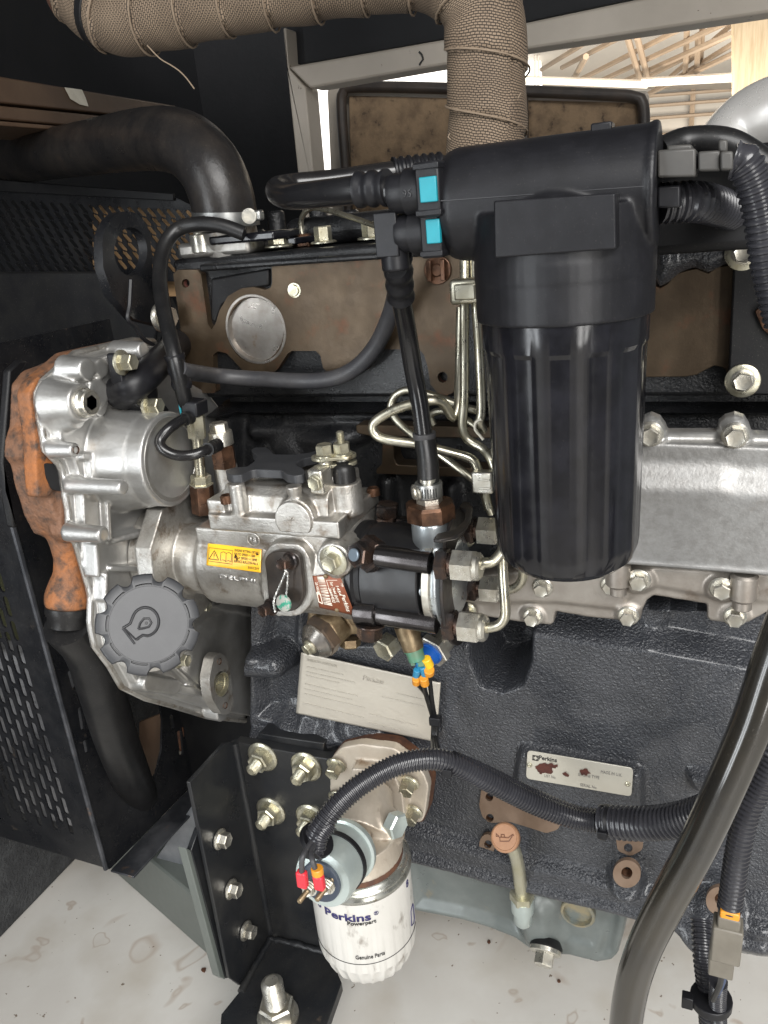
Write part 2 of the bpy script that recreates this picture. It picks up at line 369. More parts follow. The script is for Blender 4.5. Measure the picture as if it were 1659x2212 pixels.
mk('grey_connector', (.15, .135, .11), .5, c2=(.125, .112, .09), ns=40)
mk('chrome', (.70, .68, .65), .3, .45, c2=(.62, .6, .57), ns=14, rv=.06)
mk('wood', (.72, .56, .36), .6, c2=(.58, .42, .25), ns=14, stretch=(6, 6, .5))
mk('hall_sheet', (.74, .68, .60), .7, c2=(.66, .60, .52), ns=1.5)
mk('hall_steel', (.36, .27, .19), .6, c2=(.30, .22, .15), ns=3)
mk('tag_white', (.72, .68, .58), .55, c2=(.64, .6, .5), ns=60)
mk('clear_tie', (.30, .30, .28), .4)
def weave(name, a, b):                                             # woven exhaust wrap: threads follow the tube's own coordinates
    m = bpy.data.materials.new(name); m.use_nodes = True; nt = m.node_tree; N = nt.nodes; L = nt.links; p = N['Principled BSDF']
    uv = N.new('ShaderNodeUVMap'); mp = N.new('ShaderNodeMapping'); L.new(uv.outputs[0], mp.inputs[0]); mp.inputs['Scale'].default_value = (.207, 1, 1)
    dn_ = N.new('ShaderNodeTexNoise'); dn_.inputs['Scale'].default_value = 26; L.new(mp.outputs[0], dn_.inputs['Vector']); ds_ = N.new('ShaderNodeVectorMath'); ds_.operation = 'SCALE'; ds_.inputs['Scale'].default_value = .010; L.new(dn_.outputs['Color'], ds_.inputs[0]); da_ = N.new('ShaderNodeVectorMath'); L.new(mp.outputs[0], da_.inputs[0]); L.new(ds_.outputs[0], da_.inputs[1])
    ro = N.new('ShaderNodeMapping'); L.new(da_.outputs[0], ro.inputs[0]); ro.inputs['Rotation'].default_value = (0, 0, .16)
    ck = N.new('ShaderNodeTexBrick'); ck.inputs['Scale'].default_value = 1; ck.inputs['Brick Width'].default_value = .0036; ck.inputs['Row Height'].default_value = .0019; ck.inputs['Mortar Size'].default_value = .00036; ck.inputs['Mortar Smooth'].default_value = .8
    L.new(ro.outputs[0], ck.inputs['Vector'])
    nz = N.new('ShaderNodeTexNoise'); nz.inputs['Scale'].default_value = 24; nz.inputs['Detail'].default_value = 6; L.new(mp.outputs[0], nz.inputs['Vector'])
    mx = N.new('ShaderNodeMix'); mx.data_type = 'RGBA'; L.new(nz.outputs['Fac'], mx.inputs[0]); mx.inputs[6].default_value = (*a, 1); mx.inputs[7].default_value = (*b, 1)
    dk = N.new('ShaderNodeMix'); dk.data_type = 'RGBA'; L.new(ck.outputs['Fac'], dk.inputs[0]); L.new(mx.outputs[2], dk.inputs[6]); dk.inputs[7].default_value = (.035, .027, .02, 1); L.new(dk.outputs[2], p.inputs['Base Color'])
    bn = N.new('ShaderNodeBump'); bn.invert = True; bn.inputs['Strength'].default_value = 1; bn.inputs['Distance'].default_value = .0014; L.new(ck.outputs['Fac'], bn.inputs['Height']); L.new(bn.outputs[0], p.inputs['Normal'])
    p.inputs['Roughness'].default_value = .75; M[name] = m
weave('wrap', (.34, .255, .175), (.085, .055, .035))
def floor_stains():
    m = M['floor_paint']; nt = m.node_tree; N = nt.nodes; L = nt.links; b = N['Principled BSDF']; src = b.inputs['Base Color'].links[0].from_socket
    co = N.new('ShaderNodeTexCoord').outputs['Object']
    def layer(src, scale, a, z, colr, det=6, kind='noise', w=None, dist=0):
        if kind == 'noise':
            n = N.new('ShaderNodeTexNoise'); n.inputs['Scale'].default_value = scale; n.inputs['Detail'].default_value = det; n.inputs['Distortion'].default_value = dist; L.new(co, n.inputs['Vector']); f = n.outputs['Fac']
        else:
            n = N.new('ShaderNodeTexVoronoi'); n.inputs['Scale'].default_value = scale; n.inputs['Randomness'].default_value = 1; L.new(co, n.inputs['Vector']); f = n.outputs['Distance']
        r = N.new('ShaderNodeMapRange'); r.inputs[1].default_value = a; r.inputs[2].default_value = z; L.new(f, r.inputs[0]); f = r.outputs[0]
        if w:                                                       # a ring: dried edge of a puddle
            cr_ = N.new('ShaderNodeValToRGB'); e = cr_.color_ramp.elements; e[0].position = w - .05; e[0].color = (0, 0, 0, 1); e[1].position = w; e[1].color = (1, 1, 1, 1); q = e.new(w + .05); q.color = (.12, .12, .12, 1); L.new(f, cr_.inputs[0]); f = cr_.outputs[0]
        x = N.new('ShaderNodeMix'); x.data_type = 'RGBA'; L.new(f, x.inputs[0]); L.new(src, x.inputs[6]); x.inputs[7].default_value = (*colr, 1); return x.outputs[2]
    s = layer(src, 9, .5, .85, (.40, .36, .30), 8)
    s = layer(s, 11, .3, .8, (.42, .37, .32), 2, w=.74, dist=.5)
    s = layer(s, 23, .3, .85, (.40, .35, .30), 2, w=.72, dist=.3)
    s = layer(s, 120, .72, .735, (.16, .125, .095), 3)
    L.new(s, b.inputs['Base Color'])
floor_stains()
mk('brown_paint', (.075, .045, .028), .45, c2=(.10, .062, .038), ns=14, rv=.05)
mk('olive', (.13, .135, .07), .6, c2=(.10, .105, .055), ns=20)
mk('zincgrey', (.17, .18, .195), .4, .5, c2=(.25, .26, .275), ns=20)
m = bpy.data.materials.new('pane_lit'); m.use_nodes = True; b = m.node_tree.nodes['Principled BSDF']; b.inputs['Base Color'].default_value = (1, 1, 1, 1); b.inputs['Emission Color'].default_value = (1, .96, .88, 1); b.inputs['Emission Strength'].default_value = 1.6; M['pane_lit'] = m  # emission that stands in for overexposed daylight seen through the gaps
mk('plug_metal', (.40, .375, .345), .33, .9, c2=(.31, .28, .25), ns=40, bump=.2, bs=400, bd=.0004, rv=.08, c3=(.20, .13, .08), s3=60, t3=(.64, .75))
mk('machined_tan', (.22, .15, .105), .5, .5, c2=(.26, .185, .135), ns=40, rv=.06)
mk('foil_print', (.47, .44, .385), .45, .4)
mk('sump_plug', (.30, .26, .17), .4, .6, c2=(.17, .19, .18), ns=60)
mk('alu_disc', (.43, .42, .40), .38, .85, c2=(.36, .345, .32), ns=20, rv=.05, stretch=(1, 1, 6), c3=(.32, .22, .12), s3=20, t3=(.66, .8))
mk('symbol_dark', (.014, .014, .016), .5)
mk('blued_flat', (.030, .025, .022), .38, .4, c2=(.05, .04, .033), ns=70, rv=.08)
mk('seal_wire', (.62, .62, .60), .35, .9)
mk('plastic_gloss2', (.008, .008, .009), .36, 0, c2=(.012, .0115, .012), ns=40, rv=.06, dust=.08)
mk('zinc_soft', (.50, .54, .56), .32, .85, c2=(.42, .45, .47), ns=30, rv=.08, c3=(.02, .10, .26), s3=55, t3=(.67, .72))
mk('plate_black', (.024, .022, .022), .4, .5, c2=(.045, .036, .03), ns=50, rv=.08)
mk('blued_rod', (.075, .07, .07), .22, .9, c2=(.05, .045, .045), ns=40, rv=.06)
mk('blue_grey', (.16, .20, .24), .45, .6)
mk('brown_steel2', (.115, .092, .075), .36, .8, c2=(.18, .125, .085), ns=70, rv=.08)
mk('gun_alu', (.33, .31, .28), .3, .9, c2=(.24, .22, .2), ns=50, rv=.08)
mk('rubber_gloss', (.009, .009, .010), .22, c2=(.014, .013, .013), ns=20, rv=.05, dust=.08)
mk('rubber_hose', (.013, .012, .012), .33, c2=(.022, .019, .017), ns=24, bump=.3, bs=240, bd=.0008, rv=.06, dust=.15, c3=(.05, .03, .02), s3=24, t3=(.64, .8), spec=.3)
mk('plastic_grey2', (.045, .043, .04), .5, c2=(.055, .052, .048), ns=60, dust=.1)
mk('plastic_blue', (.035, .045, .065), .4)
mk('clamp_steel', (.30, .305, .30), .34, .9, c2=(.34, .34, .33), ns=60, rv=.08)
mk('rust_dark', (.06, .026, .016), .75, c2=(.11, .045, .02), ns=60, bump=.4, bs=200, bd=.001)
mk('wrap_thread', (.22, .165, .115), .8)
mk('rim_steel', (.45, .45, .42), .3, .85, c2=(.33, .33, .29), ns=60, rv=.1, c3=(.16, .12, .06), s3=70, t3=(.62, .72))
mk('bracket_black', (.012, .013, .015), .34, c2=(.022, .022, .022), ns=14, rv=.08, bump=.15, bs=200, bd=.0006, dust=.2, c3=(.06, .048, .038), s3=34, t3=(.68, .75), spec=0.4)
mk('strap_green', (.045, .055, .052), .4, c2=(.06, .07, .066), ns=14, rv=.06)
mk('tube_cream', (.46, .445, .35), .36, .75, c2=(.42, .40, .28), ns=60, c3=(.12, .09, .04), s3=90, t3=(.63, .72))
mk('yellow2', (.75, .45, .02), .4)
mk('wire_blue', (.03, .05, .11), .45)
mk('worn_steel', (.035, .037, .042), .4, .5, c2=(.09, .092, .10), ns=16, rv=.1, c3=(.14, .09, .06), s3=40, t3=(.62, .72))  # paler than the guard sheet: the lit look of flange and edge is in the colour
mk('shroud_grey', (.30, .30, .31), .5, c2=(.09, .09, .095), ns=12)
mk('tan_light', (.45, .28, .14), .8, c2=(.36, .22, .11), ns=30)
mk('hall_concrete', (.42, .40, .37), .7, c2=(.36, .34, .31), ns=3)
mk('plastic_seam', (.035, .035, .038), .4)
# ================================================================ the setting
struct(G().bb(-1.6, .9, -.25, 1.9, -.02, 0).build('floor', 'floor_paint'))
struct(G().bb(-5, 5, -6, -.25, -.40, -.36).build('hall_floor', 'hall_concrete'))
# foam liner at the left end of the tray
g = G(); g.bb(-1.05, -.865, -.3, 1.9, 0, .42); struct(g.build('foam_liner', 'foam_dark', bevel=.008))
# dark canopy lining: end wall, ceiling and the back panel left of the opening
struct(G().bb(-1.10, -1.04, .05, 1.62, 0, 1.9).build('canopy_end_wall', 'liner'))
struct(G().prism(onY([(-900, -700), (600, -700), (616, 60), (622, 146), (648, 396), (700, 900), (-900, 900)], 1.62), (0, .03, 0)).build('canopy_back_panel', 'liner'))
struct(G().bb(-1.25, .8, .42, 1.12, 1.30, 1.33).build('canopy_ceiling', 'liner'))
struct(G().prism(onY([(617, -260), (1900, -260), (1900, -90), (1382, -6), (1134, 47), (954, 84), (646, 138), (622, 144)], 1.13), (0, .02, 0)).build('canopy_header_panel', 'liner'))
fr = thing('canopy_frame', 'speckled cream steel frame round the opening behind the wrapped pipe', 'frame', W(660, 390, Y=1.1))
b = G().prism(onY([(624, 145), (646, 140), (954, 86), (1134, 49), (1382, -3), (1800, -80), (1800, 3), (1659, 27), (1127, 107), (963, 139), (676, 189), (668, 189)], 1.095), (0, .045, 0)).build('beam', 'cream_paint', fr, bevel=.003)
G().prism(onY([(611, 60), (617, 60), (623, 148), (660, 189), (681, 420), (692, 560), (664, 560), (648, 420), (619, 148)], 1.10), (0, .04, 0)).build('post', 'cream_paint', fr, bevel=.002)
G().tube(onY([(905, 112), (911, 118), (914, 128), (908, 136), (906, 141)], 1.094), .0012, 6).build('scratch', 'ink_black', fr)
# open door of the set behind: sheet, foam and rubber seal
dr = thing('open_door', 'tan foam lined open door with dark rubber seal behind the wrapped pipe', 'door', W(1000, 420, Y=1.72))
G().prism(onY(rnd([(706, 192), (760, 178), (1400, 196), (1412, 560), (722, 560)], 10), 1.76), (0, .02, 0)).build('sheet', 'cream_paint', dr, bevel=.003)
G().prism(onY([(752, 206), (1385, 222), (1390, 540), (760, 540)], 1.74), (0, .018, 0)).build('foam', 'tan_foam', dr, bevel=.004)
G().tube(cr(onY([(758, 560), (748, 390), (738, 240), (742, 200), (775, 188), (1000, 192), (1300, 204), (1370, 210), (1388, 225), (1392, 300), (1395, 560)], 1.73), .01), .011, 12).build('seal', 'seal_rubber', dr)
G().tube(cr(onY([(1132, 198), (1134, 300), (1138, 540)], 1.728), .02), .008, 8).build('seal', 'seal_rubber', dr)
# hall far behind: sheeting, purlins, posts
hall = thing('hall_roof', 'pale sheeted hall roof with sloping steel purlins seen through the opening', 'roof', W(1400, 400, Y=6))
g = G(); g.v = [W(500, 190, Y=6.5), W(1900, 190, Y=6.5), W(1900, -420, Y=3.6), W(500, -420, Y=3.6)]; g.f = [(0, 1, 2, 3)]; g.build('sheeting', 'hall_sheet', hall, solid=.02)
def bar(p, q, Yp, Yq, r, mat, par, nm): G().cyl(W(*p, Y=Yp), W(*q, Y=Yq), r, 6).build(nm, mat, par)
for p, q in (((1214, 146), (1346, 77)), ((1238, 180), (1484, 55)), ((1282, 182), (1506, 78)), ((1338, 180), (1505, 106)), ((1382, 175), (1580, 73)), ((1400, 203), (1580, 118)), ((1420, 190), (1601, 36)), ((1170, 150), (1260, 95)), ((1450, 176), (1578, 98))):
    bar(p, (q[0] + (q[0] - p[0]) * .6, q[1] + (q[1] - p[1]) * .6), 5.6, 4.2, .014, 'hall_steel', hall, 'purlin')
for x0, y0, x1, y1 in ((1355, 80, 1385, 177), (1376, 80, 1400, 172), (1518, 50, 1512, 150), (1484, 60, 1480, 168), (1508, 76, 1505, 165), (1266, 122, 1238, 172)):
    bar((x0, y0), (x1, y1), 4.6, 5.2, .016, 'hall_steel', hall, 'strut')
bar((1385, 178), (1582, 167), 4.9, 4.9, .022, 'hall_sheet', hall, 'tie_beam'); bar((1130, 172), (1400, 182), 4.9, 4.9, .02, 'hall_sheet', hall, 'tie_beam')
hw = thing('hall_wall', 'pale ribbed sheet wall of the hall far behind the set', 'wall', W(1500, 420, Y=6.6))
g = G(); g.v = onY([(500, 180), (1900, 150), (1900, 620), (500, 620)], 6.7); g.f = [(0, 1, 2, 3)]; g.build('sheeting', 'hall_sheet', hw, solid=.02)
for y in (196, 218, 245, 282, 330): bar((1390, y + 12), (1680, y - 10), 6.6, 6.6, .012, 'hall_steel', hw, 'rail')
for x in (1500, 1497): bar((x, 176), (x - 8, 330), 6.62, 6.62, .014, 'hall_steel', hw, 'rail')
tag(G().prism(onY([(1580, 8), (1760, -30), (1760, 330), (1582, 330)], 3.0), (0, .12, 0)).build('wood_post', 'wood', bevel=.01), 'pale wooden post at the upper right edge behind the silver pipe', 'post')
# added glowing sheets stand in for overexposed daylight behind the opening
g = G(); g.bb(0, .05, 0, .05, 0, .05)
pl = thing('window', 'overexposed bright window strip beside the wrapped vertical pipe', 'window', W(1150, 180, Y=6))
G().prism(onY([(700, 130), (985, 120), (985, 200), (700, 200)], 5.9), (0, .02, 0)).build('pane', 'pane_lit', pl)
G().prism(onY([(1100, 118), (1166, 112), (1172, 208), (1100, 208)], 5.9), (0, .02, 0)).build('pane', 'pane_lit', pl)
G().prism(onY([(640, 190), (706, 190), (716, 400), (640, 400)], 5.9), (0, .02, 0)).build('pane', 'pane_lit', pl)
for x in (1156, 1163): bar((x, 120), (x, 205), 5.8, 5.8, .008, 'hall_sheet', pl, 'glazing_bar')
# steel rail along the left wall
rl = thing('side_rail', 'brown steel channel rail along the dark left wall above the thick hose', 'rail', W(100, 250, X=-1.15))
G().prism(onX([(-330, 110), (380, 228), (380, 262), (-330, 187)], -.82), (-.05, 0, 0)).build('web', 'brown_paint', rl, bevel=.002)
G().prism(onX([(-330, 195), (380, 266), (380, 292), (-330, 228)], -.81), (-.06, 0, 0)).build('web', 'brown_paint', rl, bevel=.002)
G().prism(onX([(-330, 233), (380, 294), (380, 300), (-330, 246)], -.79), (-.1, 0, 0)).build('flange', 'brown_paint', rl, bevel=.001)
G().prism(onX([(139, 189), (176, 194), (184, 212), (190, 230), (172, 226), (152, 214)], -.819), (.001, 0, 0)).build('sticker', 'tag_white', rl)
# ================================================================ radiator guards on the left
ug = thing('radiator_guard', 'black slotted guard of the radiator under the thick black hose', 'guard', W(200, 600, Y=.93))
hs = []
for r in range(9):
    for c in range(24):
        x = -30 + c * 21 + (r % 2) * 10; y = 440 + r * 19 + c * 1.2
        if x > 430 or y > 588: continue
        hs.append(onY(slot(x, y, 6.5, 7.5, 4.2, 4), .93))
holed('sheet', onY([(-60, 394), (372, 424), (470, 470), (470, 610), (-60, 600)], .93), hs, (0, .002, 0), 'panel_black', ug)
G().prism(onY([(-60, 384), (374, 418), (374, 434), (-60, 410)], .925), (0, .004, 0)).build('flange', 'flat_black', ug, bevel=.001)
G().prism(onY([(200, 425), (500, 470), (500, 640), (200, 640)], .955), (0, .01, 0)).build('radiator_core', 'tan_light', ug)
G().prism(onY([(-60, 588), (214, 588), (250, 640), (340, 700), (335, 742), (200, 738), (95, 765), (25, 800), (-60, 890)], .84), (0, .012, 0)).build('cowl', 'flat_black', ug, bevel=.003)
G().prism(onY([(-60, 586), (180, 594), (360, 640), (420, 760), (-60, 800)], .95), (0, .01, 0)).build('baffle', 'flat_black', ug)
for k in range(14): G().prism(onY([(215 + k * 6, 742), (218 + k * 6, 742), (216 + k * 6, 790), (213 + k * 6, 790)], .90), (0, .004, 0)).build('fin', 'panel_black', ug)
# lower fan guard: front sheet with upright slots, side sheet with a round-ended opening
fg = thing('fan_guard', 'black sheet metal fan guard with rows of upright slots at lower left', 'guard', W(233, 1876, X=-.62))
YG = .527
C0 = W(231, 1876, Y=YG); TOP = .80
hs = []
for c in range(14):
    for r in range(24):
        x = 171 - c * 16 ; z = C0.z + .052 + r * .0285 + (c % 2) * .01425
        xx = C0.x - .040 - c * .0122
        pts = []
        for s_, z0 in ((1, z + .0085), (-1, z - .0085)):
            for k in range(7):
                a = -math.pi / 2 + math.pi * k / 6
                pts.append(V((xx + .0036 * math.sin(a) * s_ , YG, z0 + .0036 * math.cos(a) * s_)))
        if z < .74: hs.append(pts)
C0 = W(231, 1876, Y=YG); TOP = .80
holed('front_sheet', [V((-.86, YG, C0.z + .006)), C0, V((C0.x, YG, TOP)), V((-.86, YG, TOP))], hs, (0, .002, 0), 'panel_black', fg)
XG = C0.x + .0005

ring = [(352, 1555), (350, 1620), (338, 1672), (315, 1708), (290, 1722), (262, 1716), (243, 1690), (236, 1640), (214, 1555), (196, 1480), (178, 1400), (175, 1350), (240, 1330), (300, 1400), (340, 1480)]
sl = [slot(187, 1613, 2, 9, 5), slot(177, 1553, 3, 20, 5), slot(157, 1468, 4, 14, 5.5), slot(390, 1605, 2, 22, 5), slot(372, 1560, 2, 12, 4)]
holed('side_sheet', [C0, W(238, 1878, X=XG), W(440, 1672, X=XG), V((XG, W(440, 1672, X=XG).y, TOP)), V((XG, YG, TOP))], [onX(q, XG) for q in [ring] + sl], (-.003, 0, 0), 'panel_black', fg)
p, q = W(238, 1880, X=XG), W(436, 1674, X=XG)
G().prism([p, q, q + V((.034, 0, 0)), p + V((.034, 0, 0))], (0, 0, -.003)).build('flange', 'worn_steel', fg, bevel=.0008)
G().tube([V((XG - .001, YG - .001, C0.z)), V((XG - .001, YG - .001, TOP))], .003, 8).build('folded_edge', 'worn_steel', fg)
# dark things glimpsed inside the guard
tag(G().bb(-.85, -.69, .60, .64, .16, .42).build('fan_shroud', 'shroud_grey', bevel=.01), 'dark fan shroud behind the slotted guard at lower left', 'shroud')
tag(G().prism(onX([(-120, 1150), (40, 1120), (118, 1200), (130, 1340), (60, 1420), (-100, 1450)], -.84), (.004, 0, 0)).build('baffle_plate', 'olive', bevel=.001), 'olive plate glimpsed between slotted guard and rusty pump', 'plate')
# base rail of the set
br = thing('base_rail', 'grey green painted base rail running behind the black mount bracket', 'rail', W(400, 2040, Z=0))
a, b_ = V((-.825, .692, 0)), V((-.50, .573, 0)); up_ = V((0, 0, .10)); bk = V((.02, .055, 0))
G().prism([a, b_, b_ + up_, a + up_], bk).build('web', 'base_paint', br, bevel=.003)
q = onY([(318, 1882), (425, 1725), (470, 1800), (450, 1950)], .64)
G().prism(q, (0, .004, 0)).build('gusset', 'zincgrey', br, bevel=.001)

xm = thing('front_crossmember', 'black steel crossmember in the shade under the timing cover', 'beam', V((-.5, .72, 0)))
G().bb(-.63, -.40, .70, .74, .02, .37).build('web', 'flat_black', xm, bevel=.002)
G().prism(onY([(380, 1570), (395, 1572), (400, 1625), (388, 1622)], .698), (0, .001, 0)).build('rust_streak', 'rust_dark', xm)
G().prism(onY([(300, 1560), (352, 1540), (352, 1640), (322, 1690), (300, 1640)], .69), (0, .004, 0)).build('stay', 'brown_paint', xm, bevel=.001)
# ================================================================ engine: cylinder head
Xv, Yv, Zv = V((1, 0, 0)), V((0, 1, 0)), V((0, 0, 1)); OUT = V((0, -1, 0))
def bolts(par, lst, Y, r, h, mat, ax=OUT, **k):
    for q in lst: G().bolt(W(q[0], q[1], Y=Y), ax, r, h, rot=random.uniform(0, 1), **k).build('bolt', mat, par, ang=30)
hd = thing('cylinder_head', 'black cylinder head with brown machined side face and round core plug', 'engine part', W(700, 868, Y=.68))
G().bb(-.492, .20, .672, .90, .722, .858).build('casting', 'cast_black', hd, bevel=.004)
face = [(374, 592), (384, 583), (426, 583), (434, 592), (449, 700), (457, 712), (466, 698), (474, 671), (492, 640), (521, 623), (547, 620), (574, 626), (584, 622), (588, 612), (587, 575), (592, 572), (1000, 543),
        (1000, 640), (997, 690), (992, 825), (984, 845), (965, 855), (944, 848), (930, 830), (923, 790), (916, 766), (906, 755), (806, 754), (795, 762), (792, 799), (786, 803), (705, 802), (698, 795), (692, 768), (682, 758), (630, 758), (621, 764), (600, 797), (590, 805), (538, 805), (524, 800), (503, 777), (489, 763), (470, 759), (460, 767), (461, 795), (467, 845), (462, 849), (414, 849), (408, 845)]
holed('machined_face', onY(face, .664), [onY(ell(401, 612, 8.5, 9.5, 14), .664), onY(ell(956, 815, 11, 12, 14), .664), onY(ell(552, 712, 61, 72, 32), .664)], (0, .012, 0), 'machined_iron', hd)
for x, y, r in ((401, 612, .0042), (956, 815, .0052)): G().lathe(W(x, y, Y=.664) + Yv * .003, Yv, [(0, r * 1.05), (.003, r * .9), (.004, r * 1.05), (.006, r * .9), (.008, r * 1.05), (.010, 0)], 14, open0=True).build('threaded_hole', 'rust_spot', hd)
face2 = [(1380, 560), (1410, 560), (1418, 618), (1426, 622), (1440, 614), (1462, 591), (1484, 584), (1506, 580), (1530, 590), (1552, 576), (1590, 570), (1576, 795), (1574, 828), (1568, 800), (1558, 793), (1543, 790), (1524, 799), (1505, 810), (1480, 814), (1380, 815)]
G().prism(onY(face2, .664), (0, .012, 0)).build('machined_face', 'machined_iron', hd, bevel=.0006)
c = W(552, 712, Y=.664)
G().lathe(c, OUT, [(-.006, .034), (-.001, .0335), (.0005, .0325), (.0005, .0305), (-.0005, .0298), (-.0042, .0288), (-.0042, .012), (-.004, 0)], 48).build('core_plug', 'plug_metal', hd, ang=50)
g = G(); c = W(636, 627, Y=.664); g.lathe(c, OUT, [(0, .0068), (.0008, .0066), (.0008, .0052), (.0026, .0048), (.0026, .003)], 20); g.lathe(c + OUT * .003, -OUT, [(0, .003), (.0025, .0028), (.0025, 0)], 6); g.build('allen_plug', 'zinc_yellow', hd)
g = G(); c = W(946, 583, Y=.664)
g.lathe(c, OUT, [(0, .012), (.002, .012), (.002, .005), (.004, .005)], 18)
for s_ in (-1, 1): g.box(c + Xv * .006 * s_ + OUT * .004, .004, .006, .017)
g.build('spring_clip', 'brown_steel', hd, bevel=.0006)
# raised cast ribs on the black side, and the rail along the top
g = G()
g.prism(onY([(455, 602), (580, 580), (580, 618), (520, 628), (480, 660), (466, 700), (455, 690)], .668), (0, .01, 0))
g.build('cast_pocket', 'flat_black', hd, bevel=.002)
G().prism(onY([(430, 572), (1010, 535), (1010, 548), (588, 576), (430, 588)], .658), (0, .03, 0)).build('top_rail', 'cast_black', hd, bevel=.002)
rk = thing('rocker_cover', 'black rocker cover on top of the cylinder head behind the fuel pipes', 'cover', V((-.2, .85, .858)))
G().bb(-.40, .16, .73, .92, .858, .885).build('shell', 'cast_black', rk, bevel=.012, bseg=3)
G().prism([V((-.46, .70, .862)), V((-.37, .70, .862)), V((-.36, .76, .862)), V((-.46, .76, .862))], (0, 0, .006)).build('gasket', 'plastic_gloss', rk, bevel=.001)
for x, y, r in ((605, 548, .0095), (701, 538, .0082), (806, 534, .009), (438, 552, .0075)):
    p = W(x, y, Y=.70); p.z = .861; G().bolt(p, Zv, r, .013, fl=1.5, fh=.25).build('bolt', 'zinc_yellow', rk, ang=30)
for x, y in ((515, 545), (560, 540), (655, 530), (760, 500), (600, 500), (690, 490)):
    p = W(x, y, Y=.76); G().cyl(V((p.x, p.y, .86)), p + Zv * .02, .009, 14, .002).build('injector_body', 'cast_black', rk)
g = G(); g.cyl(W(655, 535, Y=.73), W(652, 505, Y=.73), .011, 6, .002); g.build('union_nut', 'brown_steel', rk)
tag(G().tube(cr([W(655, 520, Y=.73), W(650, 480, Y=.73), W(663, 455, Y=.725), (W(690, 450, Y=.72)), W(760, 470, Y=.69), W(840, 498, Y=.66)], .004), .0026, 10).build('leak_off_pipe', 'pipe_steel'), 'thin brass coloured pipe slanting behind the lower teal connector', 'pipe')
# dark plate with washers at the right of the head
pl = thing('head_bracket', 'flat black steel bracket with washered bolts at the right edge of the head', 'bracket', W(1620, 853, Y=.648))
G().prism(onY(rnd([(1588, 490), (1800, 440), (1800, 856), (1600, 853), (1572, 835)], 14), .646), (0, .016, 0)).build('plate', 'flat_black', pl, bevel=.0015)
for x, y in ((1604, 822), (1606, 545)):
    G().lathe(W(x, y, Y=.646), OUT, [(0, .0125), (.002, .0125), (.0025, .0118), (.0025, .006)], 28).build('washer', 'zinc_yellow', pl)
    G().bolt(W(x, y, Y=.6435), OUT, .0072, .006, fl=1.15, fh=.2, rot=.3).build('bolt', 'zinc', pl, ang=30)
G().prism(onY(rnd([(1630, 672), (1662, 650), (1690, 690), (1680, 740), (1648, 712)], 6), .640), (0, .006, 0)).build('clip', 'brown_steel', pl, bevel=.001)
# cast lumps above the right machined face
lump = [(1405, 512), (1500, 500), (1590, 495), (1590, 560), (1530, 590), (1500, 578), (1470, 588), (1445, 610), (1425, 620), (1412, 600)]
relief('cast_lug', 'Y', .655, lump, [('poly', lump, .008, .012), ('dome', (1440, 540), (1440, 560), 30, .012, .01)], .002, 'block_paint', hd, back=.012, edge=.004)
# ================================================================ engine block
bk = thing('engine_block', 'black textured cast iron engine block with ribs, bosses and riveted plates', 'engine block', W(1200, 1900, Y=.66))
G().bb(-.47, .24, .70, .95, .24, .722).build('core', 'cast_black', bk)
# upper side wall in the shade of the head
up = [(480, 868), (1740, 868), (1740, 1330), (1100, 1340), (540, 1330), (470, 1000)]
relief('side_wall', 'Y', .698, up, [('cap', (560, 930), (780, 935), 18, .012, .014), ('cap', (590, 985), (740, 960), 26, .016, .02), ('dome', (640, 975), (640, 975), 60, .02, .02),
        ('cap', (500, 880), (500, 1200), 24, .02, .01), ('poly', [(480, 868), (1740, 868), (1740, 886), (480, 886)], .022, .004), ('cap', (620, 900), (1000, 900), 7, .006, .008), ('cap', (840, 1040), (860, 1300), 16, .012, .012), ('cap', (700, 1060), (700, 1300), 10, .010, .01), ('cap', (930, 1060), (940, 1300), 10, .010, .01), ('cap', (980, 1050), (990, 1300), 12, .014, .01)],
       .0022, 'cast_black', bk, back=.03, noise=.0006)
G().prism(onY(rnd([(768, 918), (1060, 922), (1120, 930), (1120, 948), (850, 944), (851, 990), (858, 1004), (1040, 1012), (1120, 1022), (1120, 1042), (1030, 1032), (812, 1024), (812, 1014), (824, 1004), (826, 948), (770, 936)], 5), .676), (0, .02, 0)).build('machined_rib', 'machined_iron', bk, bevel=.001)
